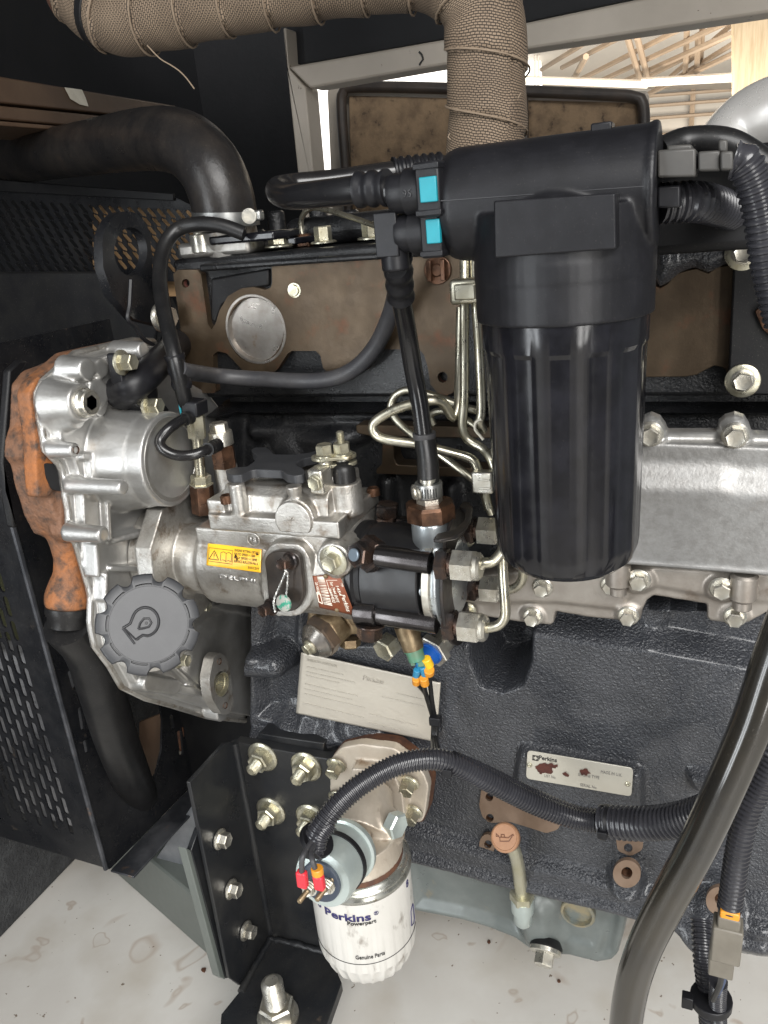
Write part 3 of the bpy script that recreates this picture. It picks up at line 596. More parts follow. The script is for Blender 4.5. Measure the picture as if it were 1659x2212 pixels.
# lower side wall: the large textured face
low = [(540, 1290), (1000, 1310), (1760, 1330), (1760, 2060), (1659, 2036), (1600, 2030), (1535, 2026), (1496, 2022), (1462, 1990), (1430, 1978), (1382, 1967), (1200, 1922), (1054, 1887), (960, 1860), (900, 1846), (720, 1820), (700, 1640), (545, 1600), (538, 1560)]
feats = [('poly', [(900, 1200), (1900, 1200), (1900, 1482), (1659, 1440), (1430, 1398), (1130, 1356), (900, 1340)], -.026, .016),
         ('poly', [(1014, 1300), (1142, 1320), (1138, 1430), (1120, 1478), (1080, 1492), (1044, 1482), (1022, 1430)], -.075, .008),
         ('poly', [(1366, 1300), (1440, 1300), (1440, 1365), (1415, 1398), (1397, 1402), (1380, 1380), (1364, 1340)], .006, .012),
         ('poly', [(545, 1300), (1010, 1300), (1010, 1385), (645, 1385), (640, 1560), (560, 1545)], -.020, .016),
         ('dome', (535, 1425), (600, 1428), 32, .022, .01), ('dome', (540, 1595), (590, 1600), 30, .02, .01), ('cap', (560, 1300), (558, 1400), 12, .012, .012), ('cap', (640, 1300), (636, 1395), 9, .012, .010), ('cap', (870, 1300), (870, 1380), 12, .01, .01),
         ('cap', (620, 1560), (700, 1600), 22, .010, .02), ('cap', (720, 1585), (900, 1640), 20, .012, .022), ('dome', (760, 1585), (800, 1600), 40, .012, .02), ('cap', (620, 1592), (690, 1606), 12, .006, .01),
         ('poly', rnd([(1124, 1612), (1390, 1656), (1390, 1752), (1362, 1752), (1112, 1706)], 14), .012, .005),
         ('poly', rnd([(1110, 1700), (1392, 1750), (1380, 1780), (1110, 1726)], 10), .005, .010),
         ('poly', [(860, 1765), (1090, 1838), (1240, 1872), (1404, 1912), (1520, 1945), (1760, 1985), (1760, 2200), (860, 2200)], .012, .012),
         ('poly', [(860, 1815), (1090, 1875), (1404, 1950), (1760, 2020), (1760, 2200), (860, 2200)], .006, .006),
         ('poly', rnd([(1485, 1658), (1700, 1676), (1700, 1720), (1640, 1740), (1500, 1700)], 12), .012, .008), ('poly', [(1500, 1690), (1760, 1700), (1760, 1900), (1500, 1860)], -.004, .02),
         ('cap', (1354, 1886), (1354, 1886), 35, .014, .010), ('poly', rnd([(1325, 1800), (1395, 1812), (1395, 1850), (1360, 1866), (1325, 1850)], 10), .004, .006),
         ('cap', (1556, 1946), (1556, 1946), 46, .012, .012), ('cap', (1640, 1960), (1700, 1975), 30, .010, .02), ('cap', (1590, 1990), (1640, 2000), 26, .010, .02), ('cap', (1500, 2000), (1500, 2010), 30, .008, .02),
         ('cap', (1170, 1560), (1180, 1580), 150, -.004, .12), ('cap', (1500, 1560), (1580, 1600), 90, .003, .10)]
relief('crankcase_wall', 'Y', .62, low, feats, .0016, 'block_paint', bk, back=.05, noise=.0004)
def machined(pts, Y, holes=(), nm='machined_pad'):
    holed(nm, onY(pts, Y), [onY(ell(x, y, r * .95, r, 16), Y) for x, y, r in holes], (0, .004, 0), 'machined_tan', bk)
    for x, y, r in holes:
        p = W(x, y, Y=Y); q = PX(r, p); G().lathe(p + Yv * .0015, Yv, [(0, q * 1.04), (.002, q * .86), (.003, q * 1.04), (.005, q * .86), (.006, q * 1.04), (.008, q * .86), (.0085, q * 1.04), (.011, q), (.012, 0)], 16, open0=True).build('threaded_hole', 'brown_steel', bk)
machined(rnd([(1040, 1704), (1060, 1706), (1075, 1716), (1205, 1766), (1212, 1778), (1205, 1792), (1180, 1800), (1150, 1790), (1100, 1775), (1060, 1778), (1042, 1765), (1035, 1740)], 6), .6155, [(1057, 1722, 9), (1058, 1767, 9)])
machined(ell(1052, 1826, 17, 24, 20), .6145, [(1054, 1824, 9)])
machined(rnd([(1330, 1806), (1390, 1812), (1388, 1836), (1362, 1850), (1334, 1838)], 8), .6148, [(1357, 1832, 10)])
machined(ell(1354, 1888, 30, 30, 28), .5985, [(1354, 1886, 13)])
machined(ell(1553, 1946, 28, 30, 28), .5995, [(1556, 1942, 13)])
# printed foil plate beside the pump
fp = G(); c4 = onY([(651, 1409), (952, 1475), (942, 1602), (640, 1540)], .6125)
n_ = 40
for j in range(n_ + 1):
    for i in range(n_ + 1):
        a, b_ = i / n_, j / n_; p = (c4[0] * (1 - a) + c4[1] * a) * (1 - b_) + (c4[3] * (1 - a) + c4[2] * a) * b_
        fp.v.append(p + OUT * (.00008 * math.sin(i * 1.9 + j) * math.sin(j * 2.3 + i * .6)))
for j in range(n_):
    for i in range(n_): k = j * (n_ + 1) + i; fp.f.append((k, k + 1, k + n_ + 2, k + n_ + 1))
fpo = fp.build('foil_plate', 'plate_foil', bk, solid=.0012, label='blank looking silver foil plate with faint embossed print')
ex = (c4[1] - c4[0]).normalized(); ey = (c4[0] - c4[3]).normalized(); wl = (c4[1] - c4[0]).length; hl = (c4[0] - c4[3]).length
def fl(s_, u, v_, size): text(s_, size, c4[3] + ex * (u * wl) + ey * (v_ * hl) + OUT * .0012, ex, ey, 'foil_print', fpo, ext=.0003)
fl('Perkins', .47, .80, .0075); fl('EMISSION CONTROL', .05, .90, .0036)
for v_, a, b_ in ((.80, .05, .32), (.72, .05, .40), (.66, .05, .30), (.52, .05, .45), (.44, .05, .4), (.36, .05, .5), (.7, .72, .95), (.6, .62, .92), (.2, .05, .5), (.28, .55, .9), (.14, .55, .8)):
    g = G(); x = a
    while x < b_:
        w_ = random.uniform(.006, .022); p = c4[3] + ex * (x * wl) + ey * (v_ * hl) + OUT * .001; g.box(p + ex * w_ * wl / 2, w_ * wl, .0004, .0016, (ex, OUT, ey)); x += w_ + .006
    g.build('print_line', 'foil_print', fpo)
# riveted name plate
q4 = onY([(1139, 1622), (1368, 1660), (1364, 1720), (1136, 1682)], .6060)
q2 = []
npx = rnd([(1139, 1621), (1368, 1660), (1364, 1721), (1136, 1682)], 9)
npo = G().prism(onY(npx, .6060), (0, .0012, 0)).build('name_plate', 'plate_metal', bk, bevel=.0003, label='silver riveted name plate with rust spots')
ex = (q4[1] - q4[0]).normalized(); ey = (q4[0] - q4[3]).normalized(); wl = (q4[1] - q4[0]).length; hl = (q4[0] - q4[3]).length
def npt(s_, u, v_, size, bold=0, mat='ink_grey', **k): text(s_, size, q4[3] + ex * (u * wl) + ey * (v_ * hl) + OUT * .0002, ex, ey, mat, npo, bold=bold, **k)
npt('Perkins', .115, .775, .0066, .02, 'ink_black', fit=.175 * wl); npt('MADE IN U.K.', .71, .66, .0048, fit=.195 * wl); npt('ENGINE TYPE', .505, .44, .0048, fit=.195 * wl); npt('LIST No.', .18, .185, .0046, fit=.113 * wl); npt('SERIAL No.', .53, .085, .0046, fit=.16 * wl)
g = G(); o = q4[3] + ex * (.085 * wl) + ey * (.80 * hl) + OUT * .0003
for a, b_ in ((0, 1), (1, 0), (0, -1), (-1, 0)): g.box(o + ex * a * .0026 + ey * b_ * .0026, .0005 if a else .0056, .0004, .0005 if b_ else .0056, (ex, OUT, ey))
for a, b_ in ((1, 1), (1, -1), (-1, 1), (-1, -1)): g.prism([o + ex * a * .002 + ey * b_ * .0003, o + ex * a * .0003 + ey * b_ * .002, o + ex * a * .002 + ey * b_ * .002], OUT * .0003)
g.build('emblem', 'ink_black', npo)
for u, v_ in ((.03, .52), (.965, .45)): G().lathe(q4[3] + ex * (u * wl) + ey * (v_ * hl), OUT, [(0, .0026), (.001, .0024), (.0016, .0014), (.0012, .0008), (.0006, 0)], 14).build('rivet', 'zinc_yellow', npo)
for ki, (u, v_, r) in enumerate(((.18, .5, .0085), (.145, .44, .005), (.56, .60, .0055), (.26, .62, .003), (.29, .66, .0022), (.38, .42, .0032), (.40, .40, .0025), (.145, .3, .0014), (.235, .66, .003))):
    p = q4[3] + ex * (u * wl) + ey * (v_ * hl) + OUT * (.0004 + ki * .00006); pts = []
    for k in range(16): a = k / 16 * 6.283; rr = r * random.uniform(.55, 1.1); pts.append(p + ex * rr * math.cos(a) + ey * rr * .8 * math.sin(a))
    G().prism(pts, OUT * .0002).build('rust_spot', 'rust_spot', npo)
# ================================================================ aluminium side cover
cv = thing('side_cover', 'ribbed grey aluminium engine side cover with bolted flange behind the fuel filter', 'cover', W(1400, 1340, Y=.61))
flange = [(985, 1245), (1200, 1215), (1330, 1210), (1770, 1238), (1770, 1310), (1700, 1315), (1659, 1322), (1618, 1345), (1600, 1350), (1534, 1342), (1527, 1334), (1527, 1306), (1412, 1287), (1398, 1297), (1388, 1318), (1384, 1338), (1370, 1350), (1350, 1350), (1335, 1340), (1300, 1337), (1270, 1334), (1200, 1322), (1196, 1345), (1190, 1351), (1126, 1345), (1000, 1325), (985, 1310)]
rb = [(980, 1230), (1330, 1216), (1770, 1240), (1770, 1300), (1660, 1300), (1520, 1285), (1420, 1265), (1380, 1270), (1340, 1315), (1200, 1300), (980, 1300)]
relief('lower_flange', 'Y', .602, flange, [('poly', rb, .003, .006), ('cap', (1382, 1250), (1382, 1250), 32, .004, .003), ('cap', (1559, 1268), (1559, 1268), 32, .004, .003), ('cap', (1358, 1328), (1358, 1328), 28, .003, .003), ('cap', (1151, 1330), (1151, 1330), 26, .003, .003), ('cap', (1587, 1330), (1587, 1330), 28, .003, .003)], .0014, 'dull_alu', cv, back=.014, edge=.002)
boxo = [(1300, 985), (1400, 955), (1770, 970), (1770, 1250), (1659, 1243), (1400, 1222), (1290, 1214), (1250, 1100)]
top = [(1280, 900), (1380, 905), (1770, 905), (1770, 1032), (1590, 1028), (1560, 1020), (1400, 1018), (1280, 1014)]
relief('panel', 'Y', .592, boxo, [('poly', [(1200, 1022), (1400, 1024), (1560, 1026), (1590, 1034), (1770, 1038), (1770, 1400), (1200, 1400)], .010, .024), ('poly', [(1200, 1196), (1330, 1200), (1770, 1228), (1770, 1300), (1200, 1300)], .0015, .002)], .0014, 'die_alu', cv, back=.02, edge=.003)
tf = [(1300, 925), (1376, 915), (1386, 905), (1405, 897), (1424, 905), (1436, 922), (1440, 934), (1548, 934), (1552, 915), (1566, 903), (1588, 897), (1608, 904), (1618, 920), (1624, 938), (1770, 945), (1770, 985), (1300, 980)]
relief('upper_flange', 'Y', .598, tf, [('cap', (1405, 937), (1405, 937), 34, .004, .003), ('cap', (1588, 940), (1588, 940), 34, .004, .003), ('cap', (1430, 948), (1770, 952), 8, .003, .004)], .0014, 'smooth_alu', cv, back=.010, edge=.002)
bolts(cv, [(1405, 937), (1588, 940)], .593, .0072, .008, 'zinc', fl=1.32)
bolts(cv, [(1380, 1252), (1559, 1270)], .594, .0068, .007, 'zinc', fl=1.38)
bolts(cv, [(1151, 1331), (1357, 1329), (1587, 1331), (1172, 1268), (1320, 1262)], .599, .0064, .007, 'zinc', fl=1.36)
bolts(cv, [(1008, 1320), (1005, 1160)], .600, .0066, .007, 'zinc_yellow', fl=1.4)
for x, y in ((1335, 1255), (1605, 1285)):
    g = G(); p = W(x, y, Y=.594); g.cyl(p + Zv * .018, p - Zv * .004, .010, 16, .002); g.cyl(p - Zv * .004, p - Zv * .012, .007, 14, .001); g.build('guide_stub', 'dull_alu', cv)
# ================================================================ sump
sp = thing('oil_sump', 'grey green pressed steel oil sump under the engine block', 'sump', W(1200, 2070, Y=.66))
so = [(850, 1830), (1054, 1880), (1200, 1916), (1382, 1962), (1420, 1975), (1356, 1985), (1346, 2029), (1334, 2070), (1322, 2082), (1291, 2087), (1229, 2071), (1180, 2070), (1150, 2063), (1109, 2034), (1054, 2012), (1000, 1996), (880, 1972)]
relief('pan', 'Y', .634, so, [('poly', [(820, 1800), (1130, 1880), (1100, 1960), (1160, 2075), (900, 2050), (800, 1990)], -.010, .03), ('poly', [(1215, 1920), (1300, 1935), (1310, 2000), (1280, 2045), (1225, 2030), (1205, 1980)], -.004, .010), ('cap', (1155, 1960), (1165, 2030), 34, .012, .02), ('cap', (1330, 1990), (1325, 2070), 20, -.014, .022)], .0018, 'sump_paint', sp, back=.22, edge=.010)
g = G(); c = W(1250, 1963, Y=.628)
g.lathe(c + OUT * .001, OUT, [(0, .0175), (.006, .0175), (.007, .0165), (.007, .0145), (.002, .0135), (.002, 0)], 28); g.build('sight_plug', 'sump_plug', sp)
g = G(); d_ = (OUT * .85 - Zv * .5).normalized(); c = W(1178, 2056, Y=.622)
g.lathe(c - d_ * .012, d_, [(0, .014), (.006, .0175), (.009, .0175)], 24); g.build('seal_ring', 'rubber', sp)
g = G(); g.lathe(c - d_ * .003, d_, [(0, .0165), (.004, .0165), (.005, .015), (.005, .008)], 24); g.hexa(c + d_ * .002, d_, .0105, .012); g.build('drain_plug', 'zinc', sp, ang=30)
# ================================================================ timing cover (faces the pump, +X)
XT = -.495
tc = thing('timing_cover', 'bright cast aluminium timing cover with bosses and ribs left of the injection pump', 'cover', W(380, 1520, X=XT))
g = G()
out = [(331, 738), (287, 736), (160, 765), (92, 826), (81, 851), (82, 872), (98, 972), (125, 999), (134, 1017), (142, 1072), (149, 1110), (149, 1157), (164, 1172), (193, 1270), (197, 1292), (195, 1347), (204, 1394), (237, 1438), (262, 1482), (313, 1507), (368, 1522), (448, 1547), (529, 1556), (534, 1540), (538, 1401), (540, 1299), (540, 1100), (500, 950), (420, 850), (345, 770)]
g.prism(onX(out, XT), (-.006, 0, 0))
inn = [(325, 748), (285, 746), (170, 777), (108, 834), (98, 858), (114, 965), (140, 992), (150, 1017), (160, 1072), (164, 1150), (178, 1168), (206, 1268), (212, 1340), (222, 1392), (252, 1430), (276, 1472), (325, 1494), (440, 1530), (525, 1540), (530, 1299), (530, 1100), (490, 960), (410, 860), (340, 785)]
g.prism(onX(inn, XT), (.010, 0, 0))
def boss(x, y, r, x1, x0=XT, r0=None, n=24): p = W(x, y, X=x1); q = V((x0, p.y, p.z)); g.cyl(q, p, r0 or r, n, 0, r)
boss(179, 870, .0150, -.464, r0=.021)                        # plug boss
boss(168, 900, .010, -.472, r0=.014); boss(215, 850, .012, -.472, r0=.016)
boss(164, 972, .0058, -.468, r0=.008)
boss(269, 1053, .0062, -.437, r0=.0075)
boss(226, 1155, .0068, -.455, r0=.0085)
boss(190, 798, .009, -.470, r0=.013); boss(222, 795, .008, -.470, r0=.011); boss(312, 757, .0075, -.462, r0=.010)
d = W(372, 992, X=-.432); g.cyl(V((XT, d.y, d.z)), V((-.450, d.y, d.z)), .050, 40, 0, .0425); g.cyl(V((-.470, d.y, d.z)), V((-.432, d.y, d.z)), .0415, 40)
# raised neck towards the pump, lower housing and ribs
g.prism(onX([(240, 870), (330, 800), (420, 850), (500, 950), (530, 1100), (530, 1330), (350, 1290), (300, 1180), (300, 1080), (240, 1000)], XT), (.018, 0, 0))
g.prism(onX([(300, 1075), (345, 1060), (440, 1090), (500, 1180), (500, 1290), (380, 1300), (330, 1260), (318, 1180)], XT), (.030, 0, 0))
g.prism(onX([(330, 1420), (440, 1330), (538, 1300), (538, 1420), (530, 1545), (440, 1530)], XT), (.012, 0, 0))
def rib(a, b, r, h, h2=None):
    p = W(*a, X=XT); q = W(*b, X=XT)
    for t in range(33): k = p.lerp(q, t / 32); g.cyl(k, k + V((h + (h2 - h if h2 else 0) * t / 32, 0, 0)), r, 10)
rib((178, 880), (200, 800), .008, .020); rib((150, 985), (215, 985), .003, .017); rib((150, 985), (255, 1000), .0028, .016, .03)
rib((165, 990), (172, 1060), .003, .018); rib((200, 1060), (205, 1160), .003, .018); rib((180, 1175), (185, 1240), .0022, .016)
rib((215, 1225), (300, 1225), .0028, .014, .03); rib((206, 1240), (205, 1290), .0022, .014); rib((206, 1290), (300, 1280), .003, .014, .03)
rib((215, 1165), (285, 1140), .003, .018, .03); rib((255, 905), (280, 960), .003, .022); rib((300, 905), (310, 960), .003, .024); rib((200, 905), (215, 985), .003, .018)
rib((300, 1470), (440, 1500), .004, .016); rib((330, 1420), (440, 1520), .003, .014); rib((448, 1440), (450, 1530), .012, .020); rib((290, 1470), (350, 1480), .008, .018)
g.build('casting', 'smooth_alu', tc, remesh=.0013, sm=7)
# machined rim line of the cover, its flange towards the pump
G().tube(onX(out, XT - .003) + [W(*out[0], X=XT - .003)], .0034, 8).build('gasket_edge', 'cast_alu', tc)
G().lathe(V((-.4325, d.y, d.z)), Xv, [(0, .0375), (.0012, .037), (.0012, .0335), (.0004, .033), (.0002, 0)], 44).build('idler_cover', 'alu_disc', tc)
g = G(); p = W(179, 870, X=-.4645); g.lathe(p, Xv, [(0, .0118), (.003, .0118), (.004, .0108), (.008, .0104), (.009, .0094), (.009, .0062)], 28); g.lathe(p + Xv * .009, -Xv, [(0, .0062), (.006, .0058), (.006, 0)], 6, a0=.3); g.build('hex_socket_plug', 'zinc', tc, ang=30)
G().lathe(W(164, 972, X=-.4675), -Xv, [(-.0006, .0034), (0, .0030), (.008, .0028), (.008, 0)], 14, open0=True).build('threaded_hole', 'brown_steel', tc)
# pale patch where a gasket was scraped
# outlet flange near the block
fl = holed('outlet_flange', onX(rnd([(452, 1468), (462, 1420), (475, 1408), (492, 1422), (500, 1470), (505, 1520), (498, 1542), (480, 1545), (458, 1510)], 10), -.462), [onX(ell(479, 1478, 17, 28, 24), -.462)], (-.012, 0, 0), 'cast_alu', tc)
G().lathe(W(479, 1478, X=-.462), -Xv, [(-.0008, .0132), (-.0008, .0122), (.004, .0118), (.004, .0108), (.016, .0108), (.018, .0095), (.018, 0)], 28, open0=True).build('outlet_bore', 'zinc_yellow', tc)
for x, y in ((474, 1429), (487, 1524)): G().lathe(W(x, y, X=-.4615), -Xv, [(-.0004, .0036), (0, .0030), (.005, .003), (.005, 0)], 14, open0=True).build('threaded_hole', 'brown_steel', tc)
for x, y in ((386, 1425), (432, 1307)): G().bolt(W(x, y, X=-.466), Xv, .0062, .009, fl=1.35).build('bolt', 'zinc_yellow', tc, ang=30)
# elbow flange of the bypass hose
ef = thing('bypass_elbow', 'black elbow pipe with bolted flange on top of the aluminium timing cover', 'pipe', W(300, 890, X=-.46))
G().prism(onX(rnd([(228, 762), (262, 764), (284, 790), (262, 830), (300, 890), (332, 872), (345, 888), (322, 899), (272, 878), (240, 830)], 8), -.462), (.012, 0, 0)).build('flange', 'plastic_black', ef, bevel=.002)
pp = [W(262, 848, X=-.47), W(282, 838, X=-.452), W(310, 816, X=-.448), W(340, 786, X=-.462), W(368, 758, X=-.480), W(392, 738, X=-.50)]
G().tube(cr(pp, .003), lambda L: .0132 if L > .010 else .0150, 24).build('tube', 'plastic_black', ef)
g = G(); g.lathe(W(290, 850, X=-.466), Xv, [(0, .0175), (.009, .0165), (.015, .013), (.018, .007), (.019, 0)], 28); g.build('elbow_dome', 'plastic_black', ef)
for x, y in ((262, 783), (320, 876)): G().bolt(W(x, y, X=-.450), Xv, .0070, .011, fl=1.5, fh=.3, rot=.4).build('bolt', 'zinc_yellow', ef, ang=30)
# ================================================================ rusty water pump in front of it
wp = thing('water_pump', 'rusty orange cast iron water pump housing at the left of the timing cover', 'pump', W(150, 1330, X=-.53))
g = G()
sil = [(331, 736), (287, 733), (160, 760), (88, 822), (76, 850), (78, 875), (92, 975), (90, 1000), (96, 1075), (120, 1075), (140, 1040), (146, 1072), (146, 1157), (160, 1172), (300, 1172), (420, 900), (360, 760)]
g.prism([p + V((-.0065, 0, 0)) for p in onX(sil, XT)], (-.014, 0, 0))
g.prism(onX([(325, 742), (230, 748), (110, 776), (44, 802), (22, 830), (20, 870), (18, 920), (8, 950), (6, 985), (20, 1005), (30, 1050), (50, 1115), (70, 1152), (112, 1168), (300, 1168), (380, 900), (350, 770)], -.540), (.036, 0, 0))
p0, p1 = W(152, 1150, X=-.520), W(148, 1300, X=-.524)
g.lathe(p0, p1 - p0, [(0, .022), (.012, .017), (.024, .0135), (.036, .0135), (.046, .0175), (.056, .0205), (.064, .0205), (.068, .019)], 32)
g.build('casting', 'rust', wp, remesh=.0015, sm=12)
ax_ = (p1 - p0).normalized(); q = p0 + ax_ * .067
G().lathe(q, ax_, [(0, .0198), (.006, .0198), (.009, .018), (.018, .017), (.018, .01)], 28).build('hose_ring', 'rubber', wp)
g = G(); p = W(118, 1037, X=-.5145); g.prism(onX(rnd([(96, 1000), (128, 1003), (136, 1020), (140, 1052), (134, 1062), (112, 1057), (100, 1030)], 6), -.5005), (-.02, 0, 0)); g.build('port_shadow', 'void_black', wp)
fg_ = G(); fg_.prism(onX([(20, 800), (44, 778), (62, 780), (34, 830), (24, 960), (14, 1000), (16, 1060), (40, 1140), (28, 1140), (4, 1000)], -.56), (-.008, 0, 0)); fg_.build('back_plate', 'flat_black', wp, bevel=.002)
# lower radiator hose
r0 = q + ax_ * .016
tag(G().tube(cr([r0, W(190, 1400, X=-.532), W(220, 1490, X=-.548), W(246, 1580, X=-.572), W(272, 1650, X=-.60), W(300, 1720, X=-.64)], .004), .0225, 28).build('lower_hose', 'rubber'), 'thick grey rubber hose running down inside the lower left guard', 'hose')
# ================================================================ oil filler cap
pc = W(321, 1348, d=.60); av = (CAM - pc).normalized(); av = (av + V((.02, 0, .06))).normalized()
fc = thing('oil_filler_cap', 'large dark grey scalloped oil filler cap with engraved engine symbol', 'cap', pc - av * .03)
u, v, w = frame(av, UP)
def lob(a):
    t = (math.cos(9 * a + 2.0) - .2) / .8; return 1 - .15 * max(0, t) ** .62
g = G(); R = .0386
g.lathe(pc, av, [(-.020, R * .93), (-.016, R * .985), (-.003, R), (-.0008, R * .985), (0, R * .955), (.0003, R * .80), (-.0030, R * .79)], 180, UP, fn=lob)
g.build('body', 'plastic_grey', fc, ang=45)
g = G(); g.lathe(pc, av, [(-.0030, R * .765), (.0009, R * .760), (.0009, R * .745), (.0004, R * .74), (.0004, .0)], 72, UP); g.build('face_disc', 'plastic_grey', fc, ang=30)
def cp(x, y): r = ray(x, y); return CAM + r * ((pc + av * .0006 - CAM).dot(av) / r.dot(av))
arc = [cp(314 + 29 * math.cos(math.radians(k)), 1343 + 31 * math.sin(math.radians(k))) for k in range(-160, 92, 12)]
g = G(); g.tube([cp(265, 1357), cp(281, 1347)] + arc + [cp(308, 1372), cp(294, 1382)], .0011, 8); g.tube([cp(265, 1357), cp(291, 1391)], .0009, 8); g.tube([cp(267, 1356), cp(294, 1382)], .0007, 8)
g.tube([cp(299, 1359), cp(303, 1346), cp(311, 1336), cp(322, 1336), cp(327, 1345), cp(322, 1354), cp(311, 1357), cp(299, 1359)], .0009, 8); g.lathe(cp(316, 1346), av, [(0, .0012), (.0006, .001)], 10)
g.build('engraved_symbol', 'symbol_dark', fc)
G().cyl(pc - av * .019, pc - av * .045, .030, 32).build('neck', 'cast_alu', fc)
G().cyl(pc - av * .043, pc - av * .075, .036, 32, .004).build('collar', 'cast_alu', fc)

g = G(); c = W(446, 1268, X=-.452); g.lathe(c, (Xv + OUT * .4 - Zv * .45), [(0, .0115), (.003, .0120), (.006, .0105), (.008, .0085), (.020, .0080), (.022, .006)], 24); tag(g.build('rubber_bung', 'rubber'), 'small black bung between the filler cap and the silver pump', 'plug')

for (q, nm) in (([(372, 1146), (401, 1148), (393, 1210), (364, 1206)], 'paper_tag'), ([(349, 1140), (370, 1145), (362, 1205), (346, 1202)], 'paper_tag')):
    G().prism(onX(q, -.452), (.0006, 0, 0)).build(nm, 'tag_white', tc)
G().stud(W(405, 1181, X=-.447), Xv, .0042, .012, .0014).build('set_screw', 'zinc_yellow', tc)
# ================================================================ fuel injection pump
YP, ZP, RP = .565, .597, .043
PA = V((0, YP, ZP))
ip = thing('injection_pump', 'silver rotary fuel injection pump with black distributor head and yellow sticker', 'fuel pump', V((-.34, YP, ZP - RP)))
xl, xr = -.418, -.270
g = G()
g.lathe(V((xl, YP, ZP)), Xv, [(0, .040), (.004, RP), (xr - xl - .006, RP), (xr - xl, RP - .003)], 48)
g.bb(xl + .004, xr - .002, .531, .605, ZP, .640)
# mounting flange end
g.lathe(V((-.485, YP, ZP)), Xv, [(0, .048), (.012, .048), (.018, .040), (.04, .036), (.064, .037), (.070, .041)], 40)
g.prism([V((-.462, y, z)) for y, z in ((.505, .628), (.53, .655), (.60, .655), (.62, .60), (.60, .548), (.55, .535), (.515, .55), (.50, .59))], (.018, 0, 0))
# swelling for the black plate
pl = onY(rnd([(585, 1172), (648, 1174), (672, 1210), (676, 1300), (650, 1332), (588, 1332), (566, 1300), (562, 1210)], 22, 5), .521)
g.prism(pl, (0, .03, 0))
g.cyl(W(720, 1212, Y=.520), W(720, 1212, Y=.520) + Yv * .03, .0155, 24)
g.cyl(V((xr - .012, YP, ZP)), V((xr, YP, ZP)), RP + .0015, 44)
g.build('body', 'cast_alu', ip, remesh=.0013, sm=4)
# upper cover
g = G()
xl = -.397
g.bb(xl + .002, xr - .001, .527, .612, .640, .655)
g.prism([V((xl + .012, y, z)) for y, z in ((.535, .650), (.539, .669), (.546, .676), (.605, .676), (.606, .650))], (xr - xl - .026, 0, 0))
g.prism([V((x, y, .655)) for x, y in ((xl + .001, .530), (xl + .018, .530), (xl + .018, .56), (xl + .001, .56))], (0, 0, .012))
for (x, y, z0, z1, r0, r1) in ((513, 1028, .650, .682, .0075, .0070), (636, 1028, .664, .682, .004, .0070)):
    p = W(x, y + 30, Y=.5345); g.lathe(V((p.x, p.y, z0)), Zv, [(-.008, .001), (0, r0), (z1 - z0, r1)], 18)
p = W(582, 1008, Z=.682); g.cyl(V((p.x, p.y, .66)), V((p.x, p.y, .6805)), .019, 30)
p = W(637, 1120, Y=.529); g.cyl(p + Yv * .02, p, .0185, 32, .001, .0172)
p = W(745, 1040, Z=.678); g.cyl(V((p.x, p.y, .65)), V((p.x, p.y, .6785)), .0135, 24)
p = W(690, 1045, Y=.54); g.cyl(V((p.x, p.y + .02, .66)), V((p.x, p.y + .02, .684)), .008, 16)
p = W(487, 1010, Y=.58); g.cyl(V((p.x, .58, .64)), V((p.x, .58, .682)), .011, 20)
g.build('upper_cover', 'cast_alu', ip, remesh=.0012, sm=4)
p = W(637, 1122, Y=.5285); g = G(); cs = [p + Xv * .0165 * math.cos(a) + Zv * .0165 * max(math.sin(a), -.62) for a in [k / 40 * 6.2832 for k in range(40)]]; g.prism(cs, OUT * .004); g.build('round_boss', 'cast_alu', ip, bevel=.0008)
text('CAV', .004, p + OUT * .0042 - Xv * .006 + Zv * .0005, Xv, Zv, 'cast_alu', ip, ext=.0006)
for x, y in ((490, 1076), (748, 1100), (806, 1060)):
    pp = W(x, y, Z=.6685 if x < 500 else .656); g = G(); g.lathe(pp, Zv, [(-.004, .0058), (.0015, .0058), (.003, .0045), (.0015, .0026), (.0015, 0)], 18); g.build('cover_screw', 'brown_steel', ip)
# isolator pad shaped like a cross
pad = [(487, 1016), (508, 1009), (533, 1008), (550, 996), (556, 983), (545, 977), (542, 971), (552, 966), (575, 966), (585, 974), (591, 981), (637, 982), (666, 978), (700, 968), (712, 974), (700, 981), (654, 991), (640, 1000), (641, 1006), (654, 1011), (660, 1018), (655, 1025), (637, 1028), (618, 1024), (608, 1016), (554, 1014), (541, 1016), (529, 1022), (521, 1026), (500, 1026), (489, 1022)]
G().prism(onZ(rnd(pad, 4, 3), .689), (0, 0, -.0075)).build('isolator_pad', 'plastic_grey', ip, bevel=.0006)
# yellow sticker wrapped on the drum
def patch(name, c, R, mat, n=24, ax=Xv, o=PA, par=None, lab=None, edge=None):
    g = G()
    for j in range(n + 1):
        for i in range(n + 1):
            a, b = i / n, j / n
            x = (c[0][0] * (1 - a) + c[1][0] * a) * (1 - b) + (c[3][0] * (1 - a) + c[2][0] * a) * b; y = (c[0][1] * (1 - a) + c[1][1] * a) * (1 - b) + (c[3][1] * (1 - a) + c[2][1] * a) * b
            g.v.append(WC(x, y, o, ax, R))
    for j in range(n):
        for i in range(n): k = j * (n + 1) + i; g.f.append((k, k + 1, k + n + 2, k + n + 1))
    return g.build(name, mat, par, solid=.0004, fixn=False, label=lab)
RS = RP + .0012
SC = [(449, 1173), (565, 1187), (563, 1237), (446, 1221)]
st = patch('yellow_sticker', SC, RS, 'yellow', par=ip, lab='yellow warning sticker with open book symbol')
def uvp(c, R, o=PA, ax=Xv):
    def f(a, b): x = (c[0][0] * (1 - a) + c[1][0] * a) * (1 - b) + (c[3][0] * (1 - a) + c[2][0] * a) * b; y = (c[0][1] * (1 - a) + c[1][1] * a) * (1 - b) + (c[3][1] * (1 - a) + c[2][1] * a) * b; return WC(x, y, o, ax, R)
    return f
